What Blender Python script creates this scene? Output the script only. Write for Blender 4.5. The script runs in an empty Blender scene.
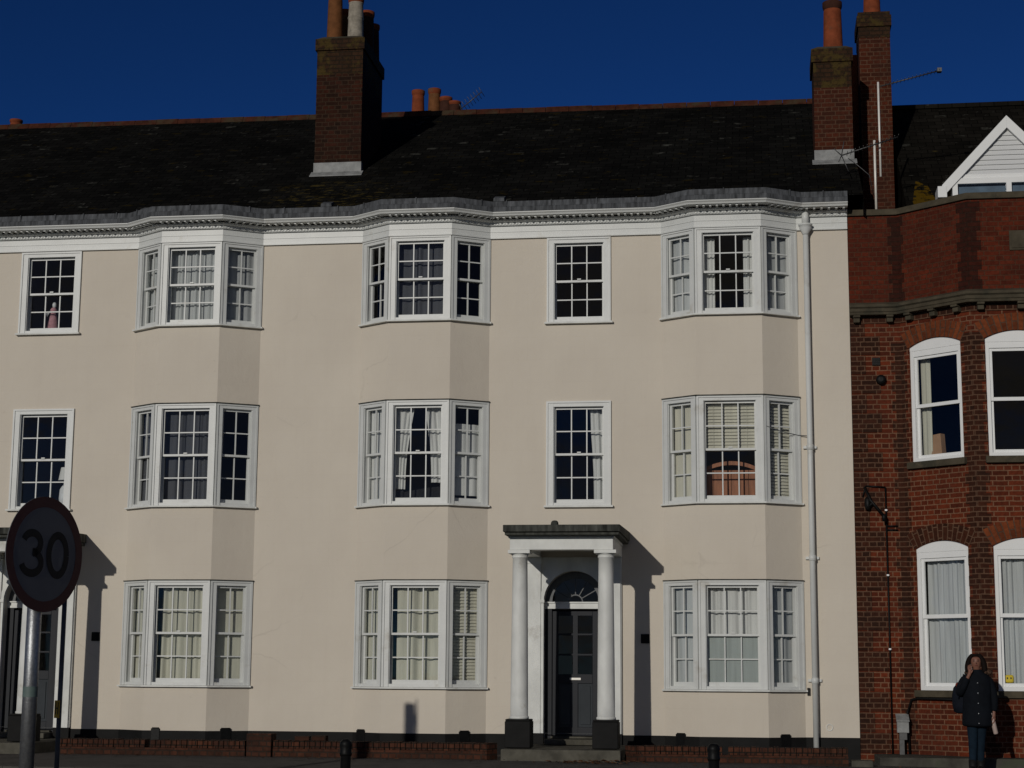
import bpy, bmesh, math, random
from mathutils import Vector, Matrix, noise
random.seed(7)
PI = math.pi
SC = bpy.context.scene
COL = SC.collection

# ------------------------------------------------------------------ camera
cam_d = bpy.data.cameras.new('camera')
cam = bpy.data.objects.new('camera', cam_d); COL.objects.link(cam)
CR = Vector((0.9901488, 0.13983848, 0.00710977)).normalized()
CF = Vector((-0.13907914, 0.97635941, 0.16546692)).normalized()
CU = CR.cross(CF).normalized()
m3 = Matrix((CR, CU, -CF)).transposed()
cam.matrix_world = Matrix.Translation((0, -27, 1.16)) @ m3.to_4x4()
cam_d.sensor_width = 36; cam_d.lens = 36 * 1750 / 1024
cam_d.clip_start = .1; cam_d.clip_end = 3000
SC.camera = cam

# ------------------------------------------------------------------ light
SUN_AZ, SUN_EL = math.radians(15.5), math.radians(14)      # azimuth left of the wall's normal
w = bpy.data.worlds.new('World'); SC.world = w; w.use_nodes = True
nt = w.node_tree; nt.nodes.clear()
sky = nt.nodes.new('ShaderNodeTexSky'); sky.sky_type = 'NISHITA'; sky.sun_disc = False
sky.sun_elevation = SUN_EL; sky.sun_rotation = PI + SUN_AZ
sky.altitude = 0; sky.air_density = .55; sky.dust_density = 0.0; sky.ozone_density = 6.0
mulc = nt.nodes.new('ShaderNodeMix'); mulc.data_type = 'RGBA'; mulc.blend_type = 'MULTIPLY'
mulc.inputs[0].default_value = 1.0; mulc.inputs[7].default_value = (.40, .49, .45, 1)
gam = nt.nodes.new('ShaderNodeGamma'); gam.inputs[1].default_value = 1.5
bg = nt.nodes.new('ShaderNodeBackground'); bg.inputs[1].default_value = .06
wo = nt.nodes.new('ShaderNodeOutputWorld')
nt.links.new(sky.outputs[0], gam.inputs[0]); nt.links.new(gam.outputs[0], mulc.inputs[6]); 
# broken cloud in the southern sky behind the camera (the northern sky in the picture is clear)
wtc = nt.nodes.new('ShaderNodeTexCoord'); wsp = nt.nodes.new('ShaderNodeSeparateXYZ'); nt.links.new(wtc.outputs['Generated'], wsp.inputs[0])
wmr = nt.nodes.new('ShaderNodeMapRange'); wmr.inputs['From Min'].default_value = -.50; wmr.inputs['From Max'].default_value = -.80; nt.links.new(wsp.outputs['Y'], wmr.inputs['Value'])
wmp = nt.nodes.new('ShaderNodeMapping'); wmp.inputs['Scale'].default_value = (1, 1, 2.6); nt.links.new(wtc.outputs['Generated'], wmp.inputs[0])
wno = nt.nodes.new('ShaderNodeTexNoise'); wno.inputs['Scale'].default_value = 3.2; wno.inputs['Detail'].default_value = 8; wno.inputs['Roughness'].default_value = .6; nt.links.new(wmp.outputs[0], wno.inputs[0])
wra = nt.nodes.new('ShaderNodeValToRGB'); wra.color_ramp.elements[0].position = .36; wra.color_ramp.elements[1].position = .60; nt.links.new(wno.outputs[0], wra.inputs[0])
wmu = nt.nodes.new('ShaderNodeMath'); wmu.operation = 'MULTIPLY'; nt.links.new(wmr.outputs[0], wmu.inputs[0]); nt.links.new(wra.outputs[0], wmu.inputs[1])
wmx = nt.nodes.new('ShaderNodeMix'); wmx.data_type = 'RGBA'; wmx.inputs[7].default_value = (4.6, 4.2, 3.7, 1)
nt.links.new(wmu.outputs[0], wmx.inputs[0]); nt.links.new(mulc.outputs[2], wmx.inputs[6]); nt.links.new(wmx.outputs[2], bg.inputs[0]); nt.links.new(bg.outputs[0], wo.inputs[0])
sd = bpy.data.lights.new('sun', 'SUN'); sd.energy = 3.0; sd.angle = math.radians(.53); sd.color = (1.0, .95, .87)
so = bpy.data.objects.new('sun', sd); COL.objects.link(so)
to_sun = Vector((-math.sin(SUN_AZ) * math.cos(SUN_EL), -math.cos(SUN_AZ) * math.cos(SUN_EL), math.sin(SUN_EL)))
so.rotation_euler = (-to_sun).to_track_quat('-Z', 'Y').to_euler(); so.location = (-20, -40, 30)
SC.view_settings.view_transform = 'Standard'; SC.view_settings.look = 'None'
SC.view_settings.gamma = 1; SC.view_settings.exposure = -.75
SC.render.engine = 'CYCLES'; SC.cycles.max_bounces = 6; SC.cycles.transparent_max_bounces = 12

# ------------------------------------------------------------------ materials
def new_mat(name):
    m = bpy.data.materials.new(name); m.use_nodes = True
    n = m.node_tree; p = n.nodes['Principled BSDF']
    return m, n, p
def nd(n, t, **k):
    a = n.nodes.new(t)
    for q, v in k.items(): setattr(a, q, v)
    return a
def mixc(n, fac, a, b, mode='MIX'):
    x = nd(n, 'ShaderNodeMix', data_type='RGBA', blend_type=mode)
    for s, v in ((0, fac), (6, a), (7, b)):
        if isinstance(v, bpy.types.NodeSocket): n.links.new(v, x.inputs[s])
        else: x.inputs[s].default_value = v if s == 0 else (*v[:3], 1)
    return x.outputs[2]
def ramp(n, src, stops):
    r = nd(n, 'ShaderNodeValToRGB'); e = r.color_ramp.elements
    while len(e) < len(stops): e.new(.5)
    for i, (p_, c) in enumerate(stops):
        e[i].position = p_; e[i].color = (c, c, c, 1) if not isinstance(c, tuple) else (*c, 1)
    n.links.new(src, r.inputs[0]); return r.outputs[0]
def tex(n, scale, detail=4, rough=.55, stretch=None, coord='Object', dist=0):
    tc = nd(n, 'ShaderNodeTexCoord'); mp = nd(n, 'ShaderNodeMapping')
    if stretch: mp.inputs['Scale'].default_value = stretch
    n.links.new(tc.outputs[coord], mp.inputs[0])
    t = nd(n, 'ShaderNodeTexNoise'); t.inputs['Scale'].default_value = scale; t.inputs['Detail'].default_value = detail
    t.inputs['Roughness'].default_value = rough; t.inputs['Distortion'].default_value = dist
    n.links.new(mp.outputs[0], t.inputs[0]); return t.outputs[0]
def bump(n, p, h, strength=.3, dist=.01):
    b = nd(n, 'ShaderNodeBump'); b.inputs['Strength'].default_value = strength; b.inputs['Distance'].default_value = dist
    n.links.new(h, b.inputs['Height']); n.links.new(b.outputs[0], p.inputs['Normal'])
def plain(name, c, rough=.6, var=.25, scale=6, metal=0, bmp=.15, bscale=40, stretch=None, dirt=None, spec=.35):
    if 'black' in name or 'iron' in name: spec = .15
    m, n, p = new_mat(name)
    f = tex(n, scale, stretch=stretch)
    r = ramp(n, f, [(.3, 0.0), (.7, 1.0)])
    lo = tuple(x * (1 - var) for x in c); hi = tuple(min(1, x * (1 + var * .6)) for x in c)
    col = mixc(n, r, lo, hi)
    if dirt:
        d = ramp(n, tex(n, 2.2, 6, .65), [(dirt[1], 0.0), (dirt[1] + .12, 1.0)])
        col = mixc(n, d, col, dirt[0])
    n.links.new(col, p.inputs['Base Color'])
    p.inputs['Roughness'].default_value = rough; p.inputs['Metallic'].default_value = metal; p.inputs['Specular IOR Level'].default_value = spec if rough < .8 else .12
    if bmp: bump(n, p, tex(n, bscale, 3), bmp, .01)
    return m

def render_wall():
    m, n, p = new_mat('cream_render')
    big = ramp(n, tex(n, .55, 5, .6), [(.3, 0.0), (.72, 1.0)])
    col = mixc(n, big, (.588, .530, .446), (.648, .590, .498))
    st = ramp(n, tex(n, 1.0, 6, .7, stretch=(5, 5, .35)), [(.48, 0.0), (.75, 1.0)])
    s2 = nd(n, 'ShaderNodeMath', operation='MULTIPLY'); s2.inputs[1].default_value = .12; n.links.new(st, s2.inputs[0])
    col = mixc(n, s2.outputs[0], col, (.50, .44, .37))
    spot = ramp(n, tex(n, 9, 2, .5), [(.73, 0.0), (.76, 1.0)])
    s3 = nd(n, 'ShaderNodeMath', operation='MULTIPLY'); s3.inputs[1].default_value = .22; n.links.new(spot, s3.inputs[0])
    col = mixc(n, s3.outputs[0], col, (.42, .37, .31))
    # hairline cracks
    tcc = nd(n, 'ShaderNodeTexCoord'); nz_ = nd(n, 'ShaderNodeTexNoise'); nz_.inputs['Scale'].default_value = 2.5; nz_.inputs['Detail'].default_value = 5; n.links.new(tcc.outputs['UV'], nz_.inputs[0])
    wv = nd(n, 'ShaderNodeMix', data_type='RGBA', blend_type='LINEAR_LIGHT'); wv.inputs[0].default_value = .12; n.links.new(tcc.outputs['UV'], wv.inputs[6]); n.links.new(nz_.outputs[1], wv.inputs[7])
    vo = nd(n, 'ShaderNodeTexVoronoi', feature='DISTANCE_TO_EDGE'); vo.inputs['Scale'].default_value = .55; n.links.new(wv.outputs[2], vo.inputs[0])
    ck = ramp(n, vo.outputs['Distance'], [(.0, 1.0), (.008, 0.0)]); mk = ramp(n, tex(n, .7, 3), [(.55, 0.0), (.66, .22)])
    ckm = nd(n, 'ShaderNodeMath', operation='MULTIPLY'); n.links.new(ck, ckm.inputs[0]); n.links.new(mk, ckm.inputs[1])
    col = mixc(n, ckm.outputs[0], col, (.30, .26, .21))
    # fine craze lines of the old lined-out stucco
    tc = nd(n, 'ShaderNodeTexCoord'); b = nd(n, 'ShaderNodeTexBrick')
    b.inputs['Scale'].default_value = 1; b.inputs['Brick Width'].default_value = .9; b.inputs['Row Height'].default_value = .36
    b.inputs['Mortar Size'].default_value = .004; b.inputs['Mortar Smooth'].default_value = .6
    b.inputs[1].default_value = (1, 1, 1, 1); b.inputs[2].default_value = (.985, .985, .985, 1); b.inputs[3].default_value = (.93, .92, .90, 1)
    n.links.new(tc.outputs['UV'], b.inputs[0])
    col = mixc(n, .45, col, b.outputs[0], 'MULTIPLY')
    n.links.new(col, p.inputs['Base Color']); p.inputs['Roughness'].default_value = .85
    bump(n, p, tex(n, 2.2, 8, .72), .22, .06)
    return m
M = {}
M['render'] = render_wall()
M['white'] = plain('white_paint', (.60, .615, .60), .40, .06, 3, dirt=((.47, .46, .42), .60), bmp=.12)
M['white_old'] = plain('aged_white_paint', (.68, .69, .66), .55, .14, 5, stretch=(1, 1, .5), dirt=((.50, .49, .45), .60), bmp=.2, bscale=14)
M['pvc'] = plain('white_plastic', (.80, .81, .80), .35, .04, 3, bmp=0)
M['black_paint'] = plain('black_paint', (.009, .009, .0088), .7, .3, 5, bmp=.3, bscale=20)
M['lead'] = plain('lead', (.085, .09, .097), .8, .6, 3.0, bmp=.3, bscale=12, stretch=(6, 6, 1))
M['lead_dark'] = plain('weathered_lead', (.045, .048, .052), .7, .5, 3.0, bmp=.4, bscale=12, stretch=(6, 6, 1))
M['flash'] = plain('lead_flashing', (.25, .255, .25), .6, .35, 8, bmp=.5, bscale=20)
M['concrete'] = plain('worn_concrete', (.07, .066, .056), .9, .45, 4, dirt=((.06, .07, .045), .52), bmp=.6, bscale=15)
M['step'] = plain('stone_step', (.10, .094, .076), .9, .4, 5, dirt=((.07, .065, .05), .50), bmp=.6, bscale=14)
M['stone'] = plain('brown_stone', (.075, .063, .043), .9, .35, 5, dirt=((.045, .042, .03), .52), bmp=.6, bscale=18)
M['slab'] = plain('stained_slab', (.066, .068, .060), .85, .7, 7, stretch=(2, 2, .4), bmp=.5)
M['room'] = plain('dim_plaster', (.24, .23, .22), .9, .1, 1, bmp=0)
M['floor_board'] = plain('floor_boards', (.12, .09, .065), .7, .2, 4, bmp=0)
M['terracotta'] = plain('terracotta', (.20, .05, .02), .85, .3, 9, dirt=((.10, .07, .04), .60), bmp=.3)
M['tan_pot'] = plain('buff_clay', (.15, .06, .022), .85, .3, 9, dirt=((.11, .09, .05), .58), bmp=.3)
M['white_pot'] = plain('limewashed_clay', (.30, .27, .22), .85, .3, 12, dirt=((.10, .10, .09), .57), bmp=.3)
M['dark_clay'] = plain('sooty_clay', (.05, .02, .013), .85, .3, 9, bmp=.3)
M['steel'] = plain('galvanised_steel', (.30, .31, .32), .45, .25, 30, metal=.85, bmp=.25, bscale=60)
M['grey_pole'] = plain('grey_painted_steel', (.10, .105, .11), .5, .2, 12, bmp=.1)
M['alu'] = plain('bright_aluminium', (.86, .83, .76), .45, .1, 20, metal=.15, bmp=.05)
M['dark_metal'] = plain('dull_metal', (.09, .09, .09), .5, .2, 20, metal=.6, bmp=.05)
M['iron'] = plain('black_iron', (.006, .006, .006), .5, .3, 20, bmp=.2)
M['asphalt'] = plain('asphalt', (.052, .051, .050), .92, .3, 3, bmp=.7, bscale=120)
M['paving'] = plain('pavement_tarmac', (.085, .078, .072), .92, .35, 2.2, bmp=.7, bscale=90, dirt=((.05, .045, .04), .55))
M['kerb'] = plain('kerb_stone', (.085, .082, .075), .9, .25, 4, bmp=.4)
M['paint_line'] = plain('road_paint', (.68, .62, .20), .7, .2, 8, bmp=.2)
M['grass'] = plain('far_ground', (.05, .055, .035), .95, .3, .3, bmp=0)
M['door'] = plain('navy_gloss', (.006, .008, .013), .6, .2, 4, bmp=.06)
M['door_panel'] = plain('blue_grey_gloss', (.030, .036, .042), .75, .15, 4, bmp=.05)
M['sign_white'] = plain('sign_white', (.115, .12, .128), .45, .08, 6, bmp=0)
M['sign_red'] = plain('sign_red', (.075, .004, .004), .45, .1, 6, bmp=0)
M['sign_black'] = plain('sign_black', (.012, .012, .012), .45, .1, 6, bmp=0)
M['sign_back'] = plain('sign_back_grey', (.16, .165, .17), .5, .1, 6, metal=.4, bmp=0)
M['yellow'] = plain('yellow_plate', (.75, .42, .02), .5, .1, 10, bmp=0)
M['plate_black'] = plain('plate_lettering', (.01, .01, .01), .5, .1, 10, bmp=0)
M['net'] = None
def cloth(name, c, trans=.25, tran2=.15, var=.15):
    m, n, p = new_mat(name)
    f = ramp(n, tex(n, 14, 3, stretch=(1, 1, .06)), [(.3, 0.0), (.7, 1.0)])
    col = mixc(n, f, tuple(x * (1 - var) for x in c), tuple(min(1, x * (1 + var * .6)) for x in c))
    n.links.new(col, p.inputs['Base Color']); p.inputs['Roughness'].default_value = .9
    out = n.nodes['Material Output']; tl = nd(n, 'ShaderNodeBsdfTranslucent'); tr = nd(n, 'ShaderNodeBsdfTransparent')
    n.links.new(col, tl.inputs[0])
    a = nd(n, 'ShaderNodeMixShader'); a.inputs[0].default_value = trans
    n.links.new(p.outputs[0], a.inputs[1]); n.links.new(tl.outputs[0], a.inputs[2])
    b = nd(n, 'ShaderNodeMixShader'); b.inputs[0].default_value = tran2
    n.links.new(a.outputs[0], b.inputs[1]); n.links.new(tr.outputs[0], b.inputs[2])
    n.links.new(b.outputs[0], out.inputs[0])
    return m
M['net'] = cloth('white_net', (.70, .73, .74), .2, .15)
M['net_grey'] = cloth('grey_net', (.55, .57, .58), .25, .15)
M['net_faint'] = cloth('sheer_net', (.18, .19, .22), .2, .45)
M['cream_cloth'] = cloth('cream_curtain_cloth', (.70, .69, .58), .2, .06)
M['white_cloth'] = cloth('white_curtain_cloth', (.80, .81, .80), .2, .03)
M['blind'] = cloth('cream_blind_cloth', (.70, .68, .57), .15, .03)
M['frost'] = cloth('frosted_film', (.46, .51, .50), .2, .1)
M['pine'] = plain('orange_pine', (.30, .115, .055), .6, .4, 5, stretch=(6, 6, .6), bmp=.1)
M['card'] = plain('brown_cardboard', (.36, .22, .13), .85, .15, 5, bmp=.1)
M['dark_cloth'] = plain('dark_upholstery', (.02, .02, .022), .9, .3, 8, bmp=.2)
M['pink'] = plain('pink_cloth', (.45, .24, .27), .9, .3, 20, bmp=.2)
M['pale'] = plain('pale_ceramic', (.60, .62, .64), .5, .1, 10, bmp=0)
M['toy_yellow'] = plain('yellow_plastic', (.75, .55, .02), .4, .1, 10, bmp=0)

def glass():
    m, n, p = new_mat('old_window_glass'); n.nodes.remove(p)
    out = n.nodes['Material Output']
    tr = nd(n, 'ShaderNodeBsdfTransparent'); tr.inputs[0].default_value = (.94, .95, .94, 1)
    gl = nd(n, 'ShaderNodeBsdfGlossy'); gl.inputs['Roughness'].default_value = .02
    fr = nd(n, 'ShaderNodeFresnel'); ge = nd(n, 'ShaderNodeNewGeometry'); mr = nd(n, 'ShaderNodeMapRange'); mr.inputs['To Min'].default_value = 1.5; mr.inputs['To Max'].default_value = 1 / 1.5
    n.links.new(ge.outputs['Backfacing'], mr.inputs['Value']); n.links.new(mr.outputs[0], fr.inputs[0])   # a thin pane: the same reflectance from both sides
    b = nd(n, 'ShaderNodeBump'); b.inputs['Strength'].default_value = .12; b.inputs['Distance'].default_value = .02
    n.links.new(tex(n, 3.0, 2), b.inputs['Height'])
    n.links.new(b.outputs[0], gl.inputs['Normal'])
    mx = nd(n, 'ShaderNodeMixShader'); n.links.new(fr.outputs[0], mx.inputs[0])
    n.links.new(tr.outputs[0], mx.inputs[1]); n.links.new(gl.outputs[0], mx.inputs[2]); n.links.new(mx.outputs[0], out.inputs[0])
    return m
M['glass'] = glass()

def brick(name, c1, c2, mortar, bw=.225, rh=.075, ms=.010, squash=True, lichen=None, dark=(.03, .018, .014), darkpos=.60):
    m, n, p = new_mat(name)
    tc = nd(n, 'ShaderNodeTexCoord')
    b = nd(n, 'ShaderNodeTexBrick')
    b.inputs['Scale'].default_value = 1; b.inputs['Brick Width'].default_value = bw; b.inputs['Row Height'].default_value = rh
    b.inputs['Mortar Size'].default_value = ms; b.inputs['Mortar Smooth'].default_value = .25; b.inputs['Bias'].default_value = 0
    if squash: b.squash = .5; b.squash_frequency = 2
    b.inputs[1].default_value = (*c1, 1); b.inputs[2].default_value = (*c2, 1); b.inputs[3].default_value = (*mortar, 1)
    # small wobble so that the courses are not ruler straight
    mp = nd(n, 'ShaderNodeMix', data_type='RGBA', blend_type='LINEAR_LIGHT'); mp.inputs[0].default_value = .008
    ns = nd(n, 'ShaderNodeTexNoise'); ns.inputs['Scale'].default_value = 6; ns.inputs['Detail'].default_value = 3
    n.links.new(tc.outputs['UV'], ns.inputs[0]); n.links.new(tc.outputs['UV'], mp.inputs[6]); n.links.new(ns.outputs[1], mp.inputs[7])
    n.links.new(mp.outputs[2], b.inputs[0])
    col = b.outputs[0]
    d = ramp(n, tex(n, 1.3, 6, .6), [(darkpos - .18, 0.0), (darkpos + .12, .42)])
    col = mixc(n, d, col, dark)
    f = ramp(n, tex(n, 22, 3), [(.3, .72), (.7, 1.12)])
    col = mixc(n, 1.0, col, f, 'MULTIPLY')
    if lichen:
        l = ramp(n, tex(n, 3.2, 8, .7), [(lichen[1], 0.0), (lichen[1] + .08, .8)])
        col = mixc(n, l, col, lichen[0])
    n.links.new(col, p.inputs['Base Color']); p.inputs['Roughness'].default_value = .9; p.inputs['Specular IOR Level'].default_value = .1
    b2 = nd(n, 'ShaderNodeBump'); b2.inputs['Strength'].default_value = .7; b2.inputs['Distance'].default_value = .012; b2.invert = True
    n.links.new(b.outputs[1], b2.inputs['Height'])
    b3 = nd(n, 'ShaderNodeBump'); b3.inputs['Strength'].default_value = .4; b3.inputs['Distance'].default_value = .008
    n.links.new(tex(n, 60, 4), b3.inputs['Height']); n.links.new(b2.outputs[0], b3.inputs['Normal']); n.links.new(b3.outputs[0], p.inputs['Normal'])
    return m
M['brick'] = brick('red_brick', (.150, .029, .011), (.066, .014, .0065), (.19, .095, .055))
M['brick_top'] = brick('parapet_brick', (.120, .022, .0095), (.070, .014, .007), (.085, .033, .018))
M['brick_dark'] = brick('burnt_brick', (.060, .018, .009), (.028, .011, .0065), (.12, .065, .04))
M['brick_arch'] = brick('arch_brick', (.20, .052, .018), (.10, .027, .011), (.10, .055, .035), .30, .075, .009, False)
M['brick_top_dark'] = brick('sooty_parapet_brick', (.050, .011, .006), (.030, .009, .006), (.03, .013, .008))
M['brick_low'] = brick('low_wall_brick', (.082, .031, .018), (.045, .02, .013), (.035, .024, .018), lichen=((.05, .055, .03), .66))
M['brick_soldier'] = brick('soldier_brick', (.095, .036, .020), (.05, .021, .014), (.02, .015, .011), .12, .075, .009, False)
M['brick_chim'] = brick('chimney_brick', (.045, .013, .007), (.016, .008, .005), (.045, .026, .016), lichen=((.05, .035, .01), .62))
M['brick_chim_red'] = brick('red_chimney_brick', (.085, .020, .009), (.045, .013, .007), (.10, .05, .03), lichen=((.05, .035, .01), .66))
M['brick_chim_top'] = brick('lichened_chimney_brick', (.045, .022, .011), (.03, .016, .009), (.022, .015, .009), lichen=((.065, .045, .012), .50))

def slate(name, base, lichens, patch=None):
    m, n, p = new_mat(name)
    tc = nd(n, 'ShaderNodeTexCoord'); b = nd(n, 'ShaderNodeTexBrick')
    b.inputs['Scale'].default_value = 1; b.inputs['Brick Width'].default_value = .25; b.inputs['Row Height'].default_value = .17
    b.inputs['Mortar Size'].default_value = .006; b.inputs['Mortar Smooth'].default_value = .1
    b.inputs[1].default_value = (*[x * .75 for x in base], 1); b.inputs[2].default_value = (*[x * 1.45 for x in base], 1); b.inputs[3].default_value = (*[x * .25 for x in base], 1)
    n.links.new(tc.outputs['UV'], b.inputs[0]); col = b.outputs[0]
    bo = nd(n, 'ShaderNodeTexBrick'); bo.inputs['Scale'].default_value = 1; bo.inputs['Brick Width'].default_value = .25; bo.inputs['Row Height'].default_value = .17
    bo.inputs['Mortar Size'].default_value = .03; bo.inputs[1].default_value = (0, 0, 0, 1); bo.inputs[2].default_value = (1, 1, 1, 1); bo.inputs[3].default_value = (0, 0, 0, 1); n.links.new(tc.outputs['UV'], bo.inputs[0])
    odd = ramp(n, bo.outputs[0], [(.94, 0.0), (.965, 1.0)]); edge = ramp(n, tex(n, 9, 3), [(.50, 0.0), (.60, .8)])
    om = nd(n, 'ShaderNodeMath', operation='MULTIPLY'); n.links.new(odd, om.inputs[0]); n.links.new(edge, om.inputs[1])
    col = mixc(n, om.outputs[0], col, (.05, .05, .043))
    big = ramp(n, tex(n, .8, 5, .6), [(.3, .55), (.7, 1.4)])
    col = mixc(n, 1.0, col, big, 'MULTIPLY')
    for c, pos, sc_, st in lichens:
        l = ramp(n, tex(n, sc_, 5, .65, stretch=st), [(pos, 0.0), (pos + .035, .8)])
        col = mixc(n, l, col, c)
    if patch:   # one lichen-grown area below the chimney
        tc2 = nd(n, 'ShaderNodeTexCoord'); mp = nd(n, 'ShaderNodeMapping', vector_type='TEXTURE'); mp.inputs['Location'].default_value = (patch[0], patch[1], 9.1); mp.inputs['Scale'].default_value = (patch[2], patch[2] * .62, 3)
        g = nd(n, 'ShaderNodeTexGradient', gradient_type='SPHERICAL'); n.links.new(tc2.outputs['Object'], mp.inputs[0]); n.links.new(mp.outputs[0], g.inputs[0])
        a_ = nd(n, 'ShaderNodeMath', operation='MULTIPLY'); n.links.new(ramp(n, g.outputs[0], [(0.0, 0.0), (.35, 1.0)]), a_.inputs[0]); n.links.new(ramp(n, tex(n, 5.5, 5, .7, stretch=(1, 2.2, 2)), [(.54, 0.0), (.62, .9)]), a_.inputs[1])
        col = mixc(n, a_.outputs[0], col, (.06, .045, .012))
    n.links.new(col, p.inputs['Base Color']); p.inputs['Roughness'].default_value = .85; p.inputs['Specular IOR Level'].default_value = .03
    b2 = nd(n, 'ShaderNodeBump'); b2.inputs['Strength'].default_value = .8; b2.inputs['Distance'].default_value = .01; b2.invert = True
    n.links.new(b.outputs[1], b2.inputs['Height']); n.links.new(b2.outputs[0], p.inputs['Normal'])
    return m
M['slate'] = slate('slate', (.0064, .0062, .0055), [((.05, .05, .043), .645, 6.0, (1, 3, 3)), ((.022, .016, .004), .62, 3.1, (1, 2, 2))], (-7.0, .6, 1.3))
M['slate_right'] = slate('mossy_slate', (.009, .008, .0065), [((.045, .045, .038), .64, 7.0, (1, 2.5, 2.5)), ((.06, .045, .012), .70, 3.0, (1, 2, 2))])
M['slate_lichen'] = slate('lichened_slate', (.010, .009, .006), [((.10, .058, .004), .47, 5.0, (1, 1.5, 1.5))])
M['ridge'] = plain('ridge_tile', (.055, .017, .009), .85, .5, 8, dirt=((.05, .035, .02), .5), bmp=.5, bscale=15)
def clap():
    m, n, p = new_mat('white_weatherboard')
    p.inputs['Base Color'].default_value = (.62, .63, .63, 1); p.inputs['Roughness'].default_value = .5
    return m
M['clap'] = clap()

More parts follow.
